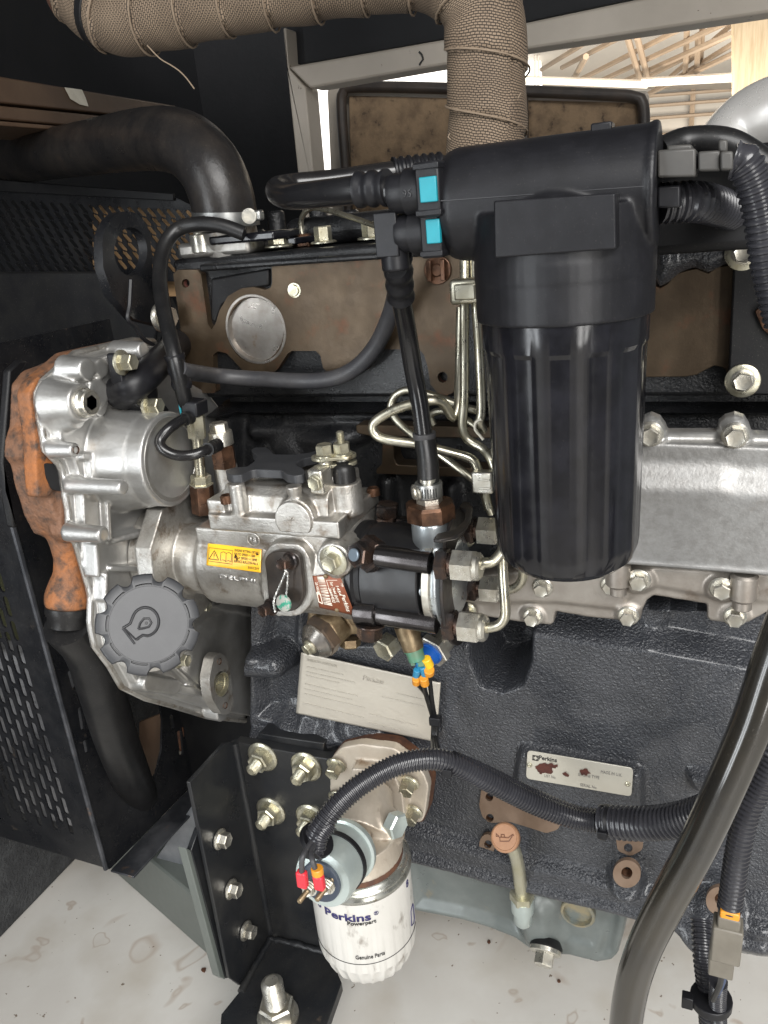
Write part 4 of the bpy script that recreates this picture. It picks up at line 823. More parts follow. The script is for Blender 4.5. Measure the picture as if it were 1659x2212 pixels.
sf = uvp(SC, RS + .0003); wS, hS = .0545, .0225
def stx(s, a, b, size, fit=None, mat='ink_black', bold=.01): text(s, size, V((0, 0, 0)), Xv, Zv, mat, st, fit=fit and fit * wS, bold=bold, ext=.0002, wrap=lambda x, y: sf(a + x / wS, b - y / hS))
stx('ENGINE SETTING DETAILS', .50, .22, .0035, .46); stx('RATED SPEED = 1500', .50, .375, .0035, .38); stx('MAX SPEED = 1890', .50, .54, .0035, .42); stx('SERVICE BULLETIN No 6', .50, .70, .0035, .44); stx('3181C019', .76, .90, .0035, .2)
def line(f, pts, r, mat, par, nm): 
    g = G(); Q = []
    for (a, b), (c, d) in zip(pts, pts[1:]):
        for k in range(6): Q.append(f(a + (c - a) * k / 6, b + (d - b) * k / 6))
    Q.append(f(*pts[-1])); g.tube(Q, r, 6); g.build(nm, mat, par)
line(sf, [(.03, .20), (.47, .20), (.47, .80), (.03, .80), (.03, .20)], .00022, 'ink_black', st, 'printed_frame')
line(sf, [(.04, .70), (.13, .30), (.22, .70), (.04, .70)], .00035, 'ink_black', st, 'warning_triangle'); line(sf, [(.13, .42), (.13, .57)], .0004, 'ink_black', st, 'warning_mark'); line(sf, [(.13, .62), (.13, .65)], .0004, 'ink_black', st, 'warning_mark')
line(sf, [(.25, .70), (.25, .36), (.30, .30), (.35, .36), (.40, .30), (.45, .36), (.45, .70), (.40, .66), (.35, .72), (.30, .66), (.25, .70)], .00025, 'ink_black', st, 'open_book'); line(sf, [(.35, .36), (.35, .72)], .00025, 'ink_black', st, 'open_book')
for a, b, r in ((.54, .40, .0014), (.56, .55, .0011), (.93, .22, .0012)):
    g = G(); c0 = sf(a, b); pts = [c0 + Xv * r * random.uniform(.5, 1.2) * math.cos(k / 12 * 6.28) + (Zv * r * random.uniform(.5, 1.2) * math.sin(k / 12 * 6.28)) + OUT * .0006 for k in range(12)]
    g.prism(pts, OUT * .0002); g.build('scuff', 'brown_steel', st)
df = uvp([(455, 1228), (560, 1243), (560, 1262), (455, 1247)], RP + .0007)
text('DELPHI', .006, V((0, 0, 0)), Xv, Zv, 'smooth_alu', ip, bold=.03, ext=.0012, wrap=lambda x, y: df(.16 + x / .034, .92 - y / .010), fit=.0255)
# cast-in foundry mark on the shoulder
p = W(547, 1166, Y=.5298); g = G(); g.tube([p + (Xv * math.cos(k / 28 * 6.2832) + Zv * math.sin(k / 28 * 6.2832)) * .0058 for k in range(28)], .0006, 6, loop=True); g.build('foundry_mark', 'cast_alu', ip); text('18', .0068, p - Xv * .0036 - Zv * .0024 + OUT * .0004, Xv, Zv, 'smooth_alu', ip, bold=.02, ext=.0012)
# brown maker's plate
BC = [(675, 1244), (733, 1241), (768, 1330), (690, 1312)]
bpx = [(.0, .08), (.06, 0), (.86, 0), (1, .14), (1, 1), (.0, 1), (-.08, .5)]
bl = patch('maker_plate', BC, RP + .0026, 'brown_label', par=ip, lab='brown maker plate with barcode')
bf = uvp(BC, RP + .0030)
for k in range(17):
    b0 = .10 + k * .046; hh = (.10 if k == 0 else random.choice((.012, .02, .03)))
    g = G(); b0 = b0 if k else .03
    g.v = [bf(.16, b0), bf(.40, b0), bf(.40, b0 + hh), bf(.16, b0 + hh)]; g.f = [(0, 1, 2, 3)]; g.build('barcode_bar', 'ink_cream', bl, solid=.0002, fixn=False)
def btx(s, a, b, size, fit): text(s, size, V((0, 0, 0)), Xv, Zv, 'ink_cream', bl, bold=.01, ext=.0002, fit=fit, wrap=lambda x, y: bf(a + y / .026, b + x / .040))
btx('Perkins', .78, .50, .0050, .017); btx('TYP', .90, .20, .003, .004); btx('1454', .72, .26, .0036, .010); btx('Ser 7444 SNYE', .56, .18, .0036, .022); btx('2644H032', .44, .36, .0034, .016); btx('25100382', .04, .20, .003, .016)
line(bf, [(.46, .14), (.84, .14)], .0002, 'ink_cream', bl, 'printed_frame'); line(bf, [(.46, .14), (.46, .5)], .0002, 'ink_cream', bl, 'printed_frame'); line(bf, [(.02, .52), (.02, .82), (.12, .86), (.12, .56), (.02, .52)], .0004, 'ink_cream', bl, 'logo')
for a, b in ((.48, .03), (.5, .96)): G().lathe(bf(a, b), OUT, [(0, .0022), (.001, .0018), (.0014, 0)], 12).build('rivet', 'dull_brass', bl)
# black plate with sealed screws
kp = rnd([(594, 1191), (632, 1191), (648, 1204), (657, 1287), (645, 1315), (628, 1322), (592, 1322), (580, 1306), (575, 1241), (571, 1212), (578, 1198)], 12)
ko = G().prism(onY(kp, .5155), (0, .006, 0)).build('locking_plate', 'blued_flat', ip, bevel=.0012, label='small black locking plate with lead seal')
for x, y in ((627, 1211), (586, 1311)):
    p = W(x, y, Y=.5155); G().bolt(p, (OUT + Zv * .1 - Xv * .25), .0058, .010, fl=1.35).build('screw', 'blued_steel', ko, ang=30)
tag_p = W(615, 1302, Y=.507)
G().lathe(tag_p, (OUT + V((-.1, 0, .15))), [(0, .0068), (.0012, .0075), (.0024, .0070), (.0028, .004), (.0028, 0)], 24).build('lead_seal', 'lead', ko)
def twist(pts, r, n): 
    P = cr(pts, .0007); g = G()
    for ph in (0, math.pi):
        Q = []
        for i, p in enumerate(P): a = i * .75 + ph; Q.append(p + Xv * r * math.cos(a) + Yv * r * math.sin(a))
        g.tube(Q, r * .9, 5)
    return g
twist([W(617, 1220, Y=.506), W(616, 1238, Y=.508), W(606, 1262, Y=.509), W(594, 1290, Y=.508), W(591, 1302, Y=.505), W(595, 1322, Y=.505)], .0006, 5).build('seal_wire', 'seal_wire', ko)
twist([W(616, 1230, Y=.507), W(622, 1240, Y=.508), W(621, 1262, Y=.509), W(619, 1285, Y=.508), W(620, 1296, Y=.507)], .0005, 5).build('seal_wire', 'seal_wire', ko)
G().bolt(W(720, 1211, Y=.5195), (OUT - Xv * .1), .0075, .007, fl=1.7, fh=.16, rot=.2).build('flange_bolt', 'zinc_yellow', ip, ang=30)
# black distributor head, zinc end housing
g = G(); g.lathe(V((xr - .001, YP, ZP)), Xv, [(0, .0425), (.006, .0425), (.008, .0400), (.012, .0395), (.014, .0415), (.062, .0415), (.063, .0405)], 48); g.build('distributor_head', 'plastic_gloss2', ip)
G().lathe(V((xr + .062, YP, ZP)), Xv, [(0, .0345), (.004, .0345)], 40).build('seal_gap', 'void_black', ip)
G().lathe(V((xr + .066, YP, ZP)), Xv, [(0, .0425), (.0008, .0432), (.0062, .0432), (.007, .0425)], 48).build('end_plate', 'zinc', ip)
g = G(); pn = W(930, 1110, Y=.556); xn = pn.x
g.lathe(V((xr + .072, YP, ZP)), Xv, [(0, .041), (.004, .041), (.010, .037), (.014, .030)], 40); g.cyl(V((xn, .556, ZP + .02)), V((xn, .556, pn.z - .004)), .0162, 28)
g.build('end_housing', 'zinc_soft', ip, remesh=.0013, sm=5)
g = G(); g.lathe(V((xn, .556, pn.z - .005)), Zv, [(0, .0165), (.002, .0205), (.0125, .0205), (.015, .0185), (.015, .012)], 8); g.build('inlet_nut', 'brown_steel', ip, ang=30)
g = G(); g.hexa(V((xn, .556, pn.z + .010)), Zv, .0105, .011); g.cyl(V((xn, .556, pn.z + .02)), V((xn, .556, pn.z + .03)), .007, 16); g.build('inlet_union', 'zinc', ip, ang=30)
g = G(); p = W(913, 1283, Y=.522); g.lathe(p + Yv * .006, OUT, [(-.006, .006), (0, .005), (.004, .004), (.005, 0)], 20); g.build('end_boss', 'zinc_soft', ip)
# steel retaining plate: a thin arched sheet across the head
XPl = xr + .084
g = G()
prof = [(1003, 1112), (1012, 1122), (1000, 1150), (965, 1160), (948, 1160), (936, 1180), (930, 1250), (937, 1330), (960, 1382), (972, 1384), (962, 1340), (975, 1310), (985, 1290), (1000, 1240), (990, 1222), (975, 1230), (965, 1290), (955, 1240), (956, 1200), (985, 1190), (1010, 1165), (1022, 1120)]
ARC = [V((XPl, YP + .050 * math.cos(a), ZP + .058 * math.sin(a))) for a in [math.radians(k) for k in range(60, 300, 8)]]
INN = [V((XPl, YP + .026 * math.cos(a), ZP + .034 * math.sin(a))) for a in [math.radians(k) for k in range(300, 60, -8)]]
G().prism(ARC + INN, (.0028, 0, 0)).build('retaining_plate', 'plate_black', ip, bevel=.0006)
# arched arm on top
aa = onZ([(936, 1172), (945, 1160), (985, 1150), (1004, 1130), (1006, 1110), (992, 1102), (1000, 1090), (1015, 1092), (1022, 1104), (1018, 1128), (1004, 1152), (985, 1166), (950, 1174)], .655)
G().prism(aa, (0, 0, .003)).build('arm', 'plate_black', ip, bevel=.0008)
# three clamp studs with banjo bolts, locknuts and pipe unions
def union(p, ax, par, s=1.0):
    g = G(); g.hexa(p, ax, .0125 * s, .009 * s, rot=.3); g.cyl(p + ax * .009 * s, p + ax * .013 * s, .009 * s, 18); g.build('lock_nut', 'blued_steel', par, ang=30)
    g = G(); q = p + ax * .0125 * s; g.hexa(q, ax, .0128 * s, .017 * s, rot=.1); g.lathe(q + ax * .0165 * s, ax, [(0, .0108 * s), (.003 * s, .0108 * s), (.005 * s, .009 * s), (.005 * s, .004)], 20); g.build('union_nut', 'zinc', par, ang=30)
    return q + ax * .021 * s
def rod(a, b, Ya, Yb, nm='clamp_rod'):
    p, q = W(*a, Y=Ya), W(*b, Y=Yb); g = G(); d = (q - p); ax = d.normalized()
    g.lathe(p, d, [(0, .0085), (.003, .0088), (d.length, .0088)], 24); g.build(nm, 'blued_rod', ip); return p, q, ax
p, q, ax = rod((815, 1200), (930, 1216), .519, .519)
U1 = union(W(946, 1217, Y=.519), Xv, ip)
g = G(); c = W(787, 1197, Y=.519); dv = (OUT + Zv * .35 - Xv * .35).normalized(); g.lathe(c - dv * .012, dv, [(0, .015), (.010, .015), (.012, .013)], 6, a0=.2); g.bolt(c, dv, .0105, .011, fl=0); g.build('banjo_bolt', 'blued_steel', ip, ang=30)
G().cyl(c + dv * .011, c + dv * .0135, .0052, 18, .0006).build('bolt_mark', 'blue_grey', ip)
p, q, ax = rod((815, 1326), (945, 1346), .530, .530)
U2 = union(W(962, 1348, Y=.530), Xv, ip)
g = G(); c = W(797, 1322, Y=.530); g.cyl(c - Xv * .011, c + Xv * .008, .0115, 24, .001); g.build('rod_end', 'blued_rod', ip)
g = G(); c2 = c - Zv * .010; dv = (-Zv + OUT * .1 - Xv * .1).normalized(); g.bolt(c2, dv, .0108, .012, fl=1.2, fh=.25, rot=.3); g.build('banjo_bolt', 'blued_steel', ip, ang=30)
G().lathe(c + Xv * .008, Xv, [(0, .0078), (.006, .0078)], 20).build('seal_gap', 'void_black', ip)
p, q, ax = rod((862, 1136), (940, 1140), .60, .60)
U3 = union(W(1005, 1144, Y=.60), Xv, ip)
G().lathe(W(975, 1142, Y=.60), Xv, [(0, .0085), (.02, .0085)], 18).build('clamp_rod', 'blued_rod', ip)
g = G(); c = W(838, 1133, Y=.60); g.cyl(c - Xv * .008, c + Xv * .008, .0105, 22, .001); g.bolt(c + Zv * .009, (Zv + Xv * .15).normalized(), .0102, .011, fl=0, rot=.2); g.build('banjo_bolt', 'blued_steel', ip, ang=30)
U4 = union(W(1012, 1268, Y=.59), Xv, ip, .95)
# dull fitting beneath: body, big hexagon and cone
fb = thing('pump_union', 'brown stained union with large hexagon and cone under the injection pump', 'fitting', W(720, 1390, Y=.56))
tip = W(667, 1400, Y=.528); base = W(728, 1345, Y=.56); ax = (tip - base).normalized(); L = (tip - base).length
g = G(); g.cyl(base, base + ax * L * .42, .017, 28); g.prism(onY([(664, 1318), (770, 1338), (778, 1352), (770, 1372), (700, 1372), (662, 1350)], .556), (0, .03, 0)); g.build('body', 'dull_brass', fb, remesh=.0014, sm=4)
g = G(); g.hexa(base + ax * L * .40, ax, .0195, L * .30, rot=.4, dish=False); g.build('hexagon', 'brown_steel2', fb, ang=30)
g = G(); g.lathe(base + ax * L * .69, ax, [(0, .0172), (L * .05, .0172), (L * .26, .0105), (L * .26, .007)], 32); g.build('cone', 'gun_alu', fb, ang=30)
G().bolt(base + ax * L * .945, ax, .0056, .004, fl=1.25, fh=.4).build('bolt', 'zinc_yellow', fb, ang=30)
g = G(); q = W(755, 1378, Y=.56); g.hexa(q, -Zv + OUT * .2, .010, .008); g.build('small_nut', 'dull_brass', fb)
# top fittings at the left: vent banjo and return pipe
vf = thing('vent_banjo', 'zinc banjo bolt on a tall brown hexagon at the pump top', 'fitting', W(487, 1010, Y=.575))
c = W(487, 1008, Y=.578); c = V((c.x, c.y, .681)); z1 = W(487, 962, Y=.578).z; z2 = W(482, 940, Y=.578).z
g = G(); g.hexa(c, Zv, .0112, z1 - c.z, ch=.08, rot=.5); g.build('hexagon', 'brown_steel', vf, ang=30)
g = G(); g.lathe(V((c.x, c.y, z1)), Zv, [(0, .0095), (.001, .011), (.012, .011), (.013, .0105), (.013, .0075)], 24); g.hexa(V((c.x, c.y, z1 + .013)), Zv, .0082, .008, rot=.2); g.build('banjo_bolt', 'zinc', vf, ang=30)
rf = thing('return_union', 'zinc return pipe with two hexagon nuts rising left of the pump', 'fitting', W(437, 1105, Y=.56))
b0 = W(440, 1104, Y=.562); t0 = W(420, 872, Y=.562); ax = (t0 - b0).normalized(); at_ = lambda y, b0=b0, ax=ax, t0=t0: b0 + ax * ((1104 - y) / (1104 - 872) * (t0 - b0).length)
g = G(); g.hexa(at_(1106), ax, .0105, (at_(1045) - at_(1106)).length, rot=.2, ch=.06); g.build('hexagon', 'brown_steel', rf, ang=30)
g = G(); g.hexa(at_(1040), ax, .0092, (at_(1022) - at_(1040)).length); g.lathe(at_(1044), ax, [(0, .0108), (.0015, .0108), (.002, .008)], 6); g.build('nut', 'zinc_yellow', rf, ang=30)
G().cyl(at_(1024), at_(940), .0048, 18).build('pipe', 'pipe_steel', rf)
g = G(); g.hexa(at_(942), ax, .0082, (at_(895) - at_(942)).length, ch=.08, rot=.4); g.build('coupling', 'zinc_yellow', rf, ang=30)
G().cyl(at_(896), at_(880), .0062, 16).build('spigot', 'dull_brass', rf)
# throttle lever group on top
lv = thing('stop_lever', 'zinc link plate with two hexagon nuts above the pump cover', 'lever', W(720, 1005, Y=.56))
zl = .697; a, b_ = W(703, 992, Z=zl), W(740, 988, Z=zl)
sl_ = [a + Xv * .012 * math.cos(t) + Yv * .010 * math.sin(t) - Xv * 0 for t in [math.radians(k) for k in range(90, 271, 15)]] + [b_ + Xv * .012 * math.cos(t) + Yv * .010 * math.sin(t) for t in [math.radians(k) for k in range(-90, 91, 15)]]
G().prism(sl_, (0, 0, .0032)).build('link_plate', 'zinc_yellow', lv, bevel=.0008)
G().prism([p - Zv * .006 for p in sl_[10:]], (0, 0, .0032)).build('link_plate', 'zinc_yellow', lv, bevel=.0008)
for p in (a, b_):
    g = G(); g.bolt(p + Zv * .0032, Zv, .0072, .008, fl=1.2, fh=.25, rot=.3); g.build('nut', 'zinc_yellow', lv, ang=30)
    G().cyl(p, p - Zv * .018, .0062, 16).build('pin', 'zinc', lv)
G().stud(b_ + Zv * .012, Zv, .0034, .010).build('threaded_end', 'zinc_yellow', lv)
c = W(683, 1042, Y=.536); dv = (OUT - Zv * .05 - Xv * .15).normalized()
g = G(); g.box(c + Yv * .008, .014, .016, .021, frame(dv, Zv)[1:2] + (dv,) + frame(dv, Zv)[0:1]); g.build('clamp_block', 'zinc', lv, bevel=.002)
G().bolt(c - Yv * .0005 , dv, .0062, .003, fl=1.1, fh=.2).build('bolt', 'zinc_yellow', lv, ang=30)
G().stud(W(692, 1020, Y=.545), (W(702, 1000, Y=.56) - W(692, 1020, Y=.545)), .004, .014).build('threaded_end', 'zinc', lv)
p = W(745, 1040, Z=.678); G().lathe(V((p.x, p.y, .6775)), Zv, [(0, .0098), (.010, .0096), (.014, .0086), (.0172, .005), (.0177, 0)], 28).build('rubber_boot', 'rubber', lv, ang=60)
# temperature sender and stop solenoid plug under the head
ts = thing('stop_solenoid', 'brown stained solenoid with green connector hanging under the pump head', 'solenoid', W(895, 1420, Y=.555))
b0, b1 = W(876, 1348, Y=.556), W(900, 1422, Y=.552); ax = (b1 - b0).normalized(); L = (b1 - b0).length
g = G(); g.lathe(b0 - ax * .012, ax, [(0, .009), (.012, .009), (.012, .0105), (.024, .0103), (.024, .0095), (.034, .0093), (.035, .009)], 26); g.build('body', 'dull_brass', ts)
g = G(); g.lathe(b0 + ax * .021, ax, [(0, .0088), (.003, .0088), (.003, .0078), (.012, .0074), (.012, .005)], 20); g.build('connector', 'green', ts)
g = G(); g.box(b0 + ax * .034 - Xv * .005, .003, .004, .010, frame(ax)); g.box(b0 + ax * .034 + Xv * .003, .004, .006, .009, frame(ax)); g.build('blade', 'green', ts, bevel=.0006)
g = G(); p = W(846, 1388, Y=.575); dv = (OUT - Xv * .35 - Zv * .2).normalized(); g.hexa(p, dv, .0115, .014, rot=.3); g.build('side_nut', 'zinc_yellow', ts, ang=30)
bs = thing('coolant_plug', 'bright blue plastic plug in a zinc hexagon below the pump head', 'plug', W(935, 1430, Y=.60))
p = W(942, 1398, Y=.598); dv = (OUT + V((-.35, 0, -.30))).normalized()
g = G(); g.lathe(p + dv * .001, dv, [(0, .017), (.006, .017), (.007, .016), (.007, .010)], 6, a0=.3); g.lathe(p - dv * .012, dv, [(0, .012), (.013, .012)], 20); g.build('hexagon', 'zinc', bs, ang=30)
g = G(); g.lathe(p + dv * .005, dv, [(0, .0115), (.005, .0112), (.005, .0098), (.012, .0094), (.012, .0082), (.020, .0075), (.021, .0065)], 24); g.build('cap', 'blue', bs)
# ================================================================ fuel filter
YF = .50
ff = thing('fuel_filter', 'large black ribbed fuel filter with cylindrical head hanging in front of the cover', 'fuel filter', W(1215, 1240, Y=YF))
hl, hr = W(958, 436, Y=YF), W(1418, 388, Y=YF)
zc = W(1190, 425, Y=YF).z; RH = .0325
cx = W(1226, 690, Y=YF).x; cxb = W(1216, 1160, Y=YF).x; cx = (cx + cxb) / 2
zh0 = W(1226, 690, Y=.47).z
axh = (hr - hl).normalized(); axh = V((axh.x, 0, axh.z * .35)).normalized()
p0 = V((hl.x, YF, zc)); Lh = hr.x - hl.x + .001
g = G(); g.lathe(p0, Xv, [(0, .020), (.002, .026), (.006, .0305), (.012, RH), (Lh - .003, RH + .0004), (Lh - .003, RH + .0015), (Lh, RH + .0015), (Lh + .0006, RH - .001)], 56)
g.cyl(V((cx, YF, zc - .006)), V((cx, YF, zh0 - .0015)), .0528, 56)
g.lathe(V((cx, YF, zh0 + .022)), Zv, [(0, .0532), (.010, .0532), (.035, .047), (.05, .03)], 56)
g.build('head', 'plastic_black', ff, remesh=.0012, sm=4)
padp = [W(x, y, Y=YF - .0545) for x, y in rnd([(1066, 434), (1329, 417), (1331, 538), (1068, 558)], 5)]
G().prism(padp, (0, .03, 0)).build('front_pad', 'plastic_black', ff, bevel=.002)
G().bb(W(1280, 300, Y=YF).x, W(1325, 296, Y=YF).x, YF - .008, YF + .008, zc + RH - .002, zc + RH + .003).build('top_tab', 'plastic_black', ff, bevel=.001)
# parting line round the head
zb = W(1216, 1242, Y=YF - .02).z
g = G(); nr = 14
prof = [(0, .020), (.001, .030), (.0035, .0375), (.009, .0435), (.016, .0462), (.022, .0470), (zh0 - zb - .020, .0490), (zh0 - zb - .017, .0502), (zh0 - zb - .001, .0506), (zh0 - zb, .0495)]
def flute(a):
    t = (a / (2 * math.pi) * nr) % 1; return 1 - .014 * (1 / (1 + math.exp(-(abs(t - .5) - .20) * 60)))
N_ = 196; last = None
for i, (t, r) in enumerate(prof):
    f = flute if 3 < i < 7 else None
    R_ = g.ring(V((cx, YF, zb + t)), Xv, Yv, r, N_, .12, (lambda a: flute(a + .1)) if f else None)
    if last: g.skin(last, R_)
    else: g.f.append(tuple(reversed(R_)))
    last = R_
g.f.append(tuple(last)); g.build('bowl', 'plastic_gloss', ff, ang=28)
G().lathe(V((cx, YF, zb + .001)), -Zv, [(0, .018), (.003, .018), (.004, .016), (.004, 0)], 28).build('drain_boss', 'plastic_gloss', ff)
hx = V((0, YF, zc))
G().tube([WC(952 + (1408 - 952) * k / 40, 434 - (434 - 401) * k / 40, hx, Xv, RH + .0002) for k in range(41)], .00035, 6).build('parting_line', 'plastic_seam', ff)
# left quick connectors with teal latches
def connector(y, x0, x1, latch, Yc, par):
    z = W((x0 + x1) / 2, y, Y=Yc).z; a = W(x0, y, Y=Yc); b = W(x1, y, Y=Yc); o = V((a.x, Yc, z)); L = b.x - a.x
    q = G(); q.lathe(o, Xv, [(0, .0105), (.003, .0115), (L * .28, .0115), (L * .3, .0135), (L * .62, .0135), (L * .64, .0125), (L, .0125)], 26); c = G()
    q.build('sleeve', 'plastic_black', par)
    c.bb(o.x + L * .60, o.x + L * 1.02, Yc - .0155, Yc + .0155, z - .0150, z + .0150); c.build('latch_housing', 'plastic_black', par, bevel=.0012)
    for s_ in (-1, 1): G().bb(o.x + L * .58, o.x + L * 1.03, Yc - .0165, Yc + .01, z + s_ * .0125 - .0016, z + s_ * .0125 + .0016).build('latch_rib', 'plastic_black', par, bevel=.0005)
    lx = [W(k, y, Y=Yc - .016) for k in latch]
    G().bb(lx[0].x, lx[1].x, Yc - .0178, Yc - .012, z - .0068, z + .0068).build('teal_latch', 'teal', par, bevel=.0006)
    return V((o.x, Yc, z))
cA = thing('hose_connector', 'upper black quick connector with teal latch left of the fuel filter head', 'connector', W(900, 440, Y=.48), 'quick connectors with teal latches')
eA = connector(413, 845, 965, (908, 945), .482, cA)
cB = thing('hose_connector', 'lower black quick connector with teal latch left of the fuel filter head', 'connector', W(915, 530, Y=.48), 'quick connectors with teal latches')
eB = connector(500, 862, 968, (922, 952), .487, cB)
g = G(); q = eB + Xv * -.004; g.cyl(q + Zv * .010, q - Zv * .022, .0088, 20, .001); g.bb(q.x - .009, q.x + .006, q.y - .009, q.y + .009, q.z - .013, q.z + .013); g.build('elbow', 'plastic_black', cB, bevel=.0012)
text('95', .006, eA + Xv * .012 + OUT * .0138 - Zv * .003, Xv, Zv, 'plastic_grey', cA, ext=.0006)
# hose looping back from the upper connector
hp = [eA + Xv * .004, W(800, 408, Y=.484), W(720, 416, Y=.49), W(640, 424, Y=.505), W(606, 420, Y=.53), W(600, 408, Y=.56), W(630, 400, Y=.585), W(720, 391, Y=.60), W(860, 372, Y=.62), W(960, 360, Y=.64)]
uh = thing('fuel_hose', 'glossy black hose making a flat loop left of the fuel filter head', 'hose', W(640, 440, Y=.5))
G().tube(cr(hp, .0025), .0085, 20).build('tube', 'rubber_gloss', uh)
G().conduit([W(775, 410, Y=.4845), W(846, 405, Y=.482)], .0108, 22, .009).build('ribbed_end', 'plastic_black', uh)
G().conduit([W(850, 373, Y=.618), W(960, 360, Y=.64)], .0112, 22, .006).build('ribbed_end', 'plastic_black', uh)
# right side: electrical connector and dark clutter
rc = thing('sensor_plug', 'grey black electrical plug on the right end of the fuel filter head', 'connector', W(1480, 380, Y=.5))
def pbox(x0, x1, y0, y1, Ya, dy, nm, mat, par, bv=.0012): 
    g = G(); g.prism(onY([(x0, y0), (x1, y0 - (x1 - x0) * .05), (x1, y1 - (x1 - x0) * .03), (x0, y1)], Ya), (0, dy, 0)); return g.build(nm, mat, par, bevel=bv)
pbox(1420, 1503, 324, 384, .478, .04, 'body', 'plastic_grey2', rc); pbox(1440, 1495, 314, 330, .482, .03, 'latch', 'plastic_grey2', rc); pbox(1508, 1556, 327, 370, .480, .034, 'body', 'plastic_grey2', rc); pbox(1556, 1584, 327, 368, .476, .040, 'collar', 'plastic_grey2', rc); pbox(1500, 1510, 332, 372, .484, .028, 'neck', 'plastic_black', rc); pbox(1552, 1572, 302, 330, .484, .024, 'tab', 'plastic_grey2', rc)
pbox(1420, 1470, 402, 450, .486, .03, 'socket', 'plastic_black', rc)
tag(G().conduit([W(1425, 440, Y=.51), W(1500, 436, Y=.52), W(1560, 450, Y=.55), W(1640, 480, Y=.6)], .0115, 16, .004).build('wiring_conduit', 'conduit'), 'short dark corrugated sleeve under the electrical plug', 'conduit', 'corrugated black conduits')
tag(G().conduit([W(1586, 345, Y=.495), W(1606, 352, Y=.495), W(1630, 400, Y=.497), W(1648, 480, Y=.50), W(1662, 580, Y=.505), W(1690, 700, Y=.51)], .0098, 18, .0040).build('wiring_conduit', 'conduit'), 'corrugated black conduit dropping along the upper right edge from the plug', 'conduit', 'corrugated black conduits')
hq = thing('filter_hose', 'black printed hose arching over the electrical plug at upper right', 'hose', W(1500, 320, Y=.56))
G().tube(cr([W(1425, 330, Y=.53), W(1480, 308, Y=.54), W(1560, 308, Y=.54), W(1620, 336, Y=.54), W(1700, 400, Y=.54)], .003), .0085, 18).build('tube', 'rubber', hq)
tq = W(1590, 318, Y=.531); text('quality', .007, tq, (W(1640, 345, Y=.531) - tq), Zv, 'ink_grey', hq, ext=.0003)
G().bb(-.06, .12, .56, .66, .84, .90).build('loom_box', 'flat_black', rc, bevel=.006)
cp_ = tag(G().tube(cr([W(1545, 420, Y=.86), W(1572, 330, Y=.86), W(1622, 272, Y=.86), W(1690, 240, Y=.85), W(1800, 205, Y=.84)], .004), .0315, 40).build('silver_pipe', 'chrome'), 'polished silver pipe bend at the upper right edge', 'pipe')
# ================================================================ hoses round the head
thick = [(-120, 380, 1.06), (0, 352, .97), (180, 322, .86), (310, 302, .77), (390, 308, .72), (446, 352, .70), (476, 415, .695), (488, 480, .695)]
th = thing('coolant_hose', 'thick black coolant hose bending down to a worm clamp at upper left', 'hose', W(488, 480, Y=.69))
G().tube(cr([W(x, y, Y=Y) for x, y, Y in thick], .004), .0305, 40).build('tube', 'rubber_hose', th)
c0 = W(488, 472, Y=.695); dn = (W(489, 500, Y=.695) - W(484, 440, Y=.695)).normalized()
G().lathe(c0 - dn * .006, dn, [(0, .0312), (0, .0318), (.012, .0318), (.012, .0312)], 48).build('clamp_band', 'clamp_steel', th)
sc_ = W(548, 466, Y=.662); g = G(); g.lathe(sc_ + Xv * -.004, (OUT + Xv * .4).normalized(), [(0, .0058), (.003, .0068), (.005, .0066), (.0052, .004), (.0045, 0)], 20); g.build('clamp_screw', 'zinc', th)
g = G(); g.bb(sc_.x - .004, sc_.x + .007, .661, .670, sc_.z - .0045, sc_.z + .0045); g.build('clamp_housing', 'clamp_steel', th, bevel=.002)
for k in range(12):
    t = k / 12; a = -2.35 + t * .75; p = c0 + V((math.cos(a) * .0319, math.sin(a) * .0319, 0)); q = G(); fr_ = (V((-math.sin(a), math.cos(a), 0)), V((math.cos(a), math.sin(a), 0)), Zv); q.box(p, .0010, .0006, .0075, fr_); q.build('clamp_notch', 'ink_black', th)
tg = thing('thermostat_housing', 'aluminium thermostat neck below the thick hose with bolted foot', 'housing', W(470, 560, Y=.70))
zt = .862; p = c0 + dn * .006
G().cyl(V((p.x, .70, zt)), p, .0275, 32).build('neck', 'cast_alu', tg)
G().bb(p.x - .045, p.x + .035, .672, .73, zt - .004, zt + .010).build('foot', 'cast_alu', tg, bevel=.004)
G().bb(p.x - .005, p.x + .065, .668, .72, zt + .006, zt + .014).build('gasket_plate', 'plastic_gloss', tg, bevel=.002)
g = G(); q = W(440, 540, Y=.68); g.cyl(V((q.x, .68, .862)), V((q.x, .68, .879)), .0115, 20, .001); g.bolt(V((q.x, .68, .879)), Zv, .0062, .008, fl=1.2); g.build('bolt', 'zinc', tg, ang=30)
def hose(name, pts, r, mat, label, n=16, step=.003, cat='hose', **k): return tag(G().tube(cr([W(x, y, Y=Y) for x, y, Y in pts], step), r, n).build(name, mat), label, cat, **k)
# grey breather hose below the machined face
hose('breather_hose', [(852, 560, .612), (856, 620, .628), (843, 680, .640), (810, 750, .648), (760, 800, .648), (690, 822, .648), (560, 819, .646), (470, 812, .628), (425, 806, .59), (400, 802, .562), (386, 796, .552)], .0074, 'rubber_grey', 'long grey rubber hose curving under the machined head face')
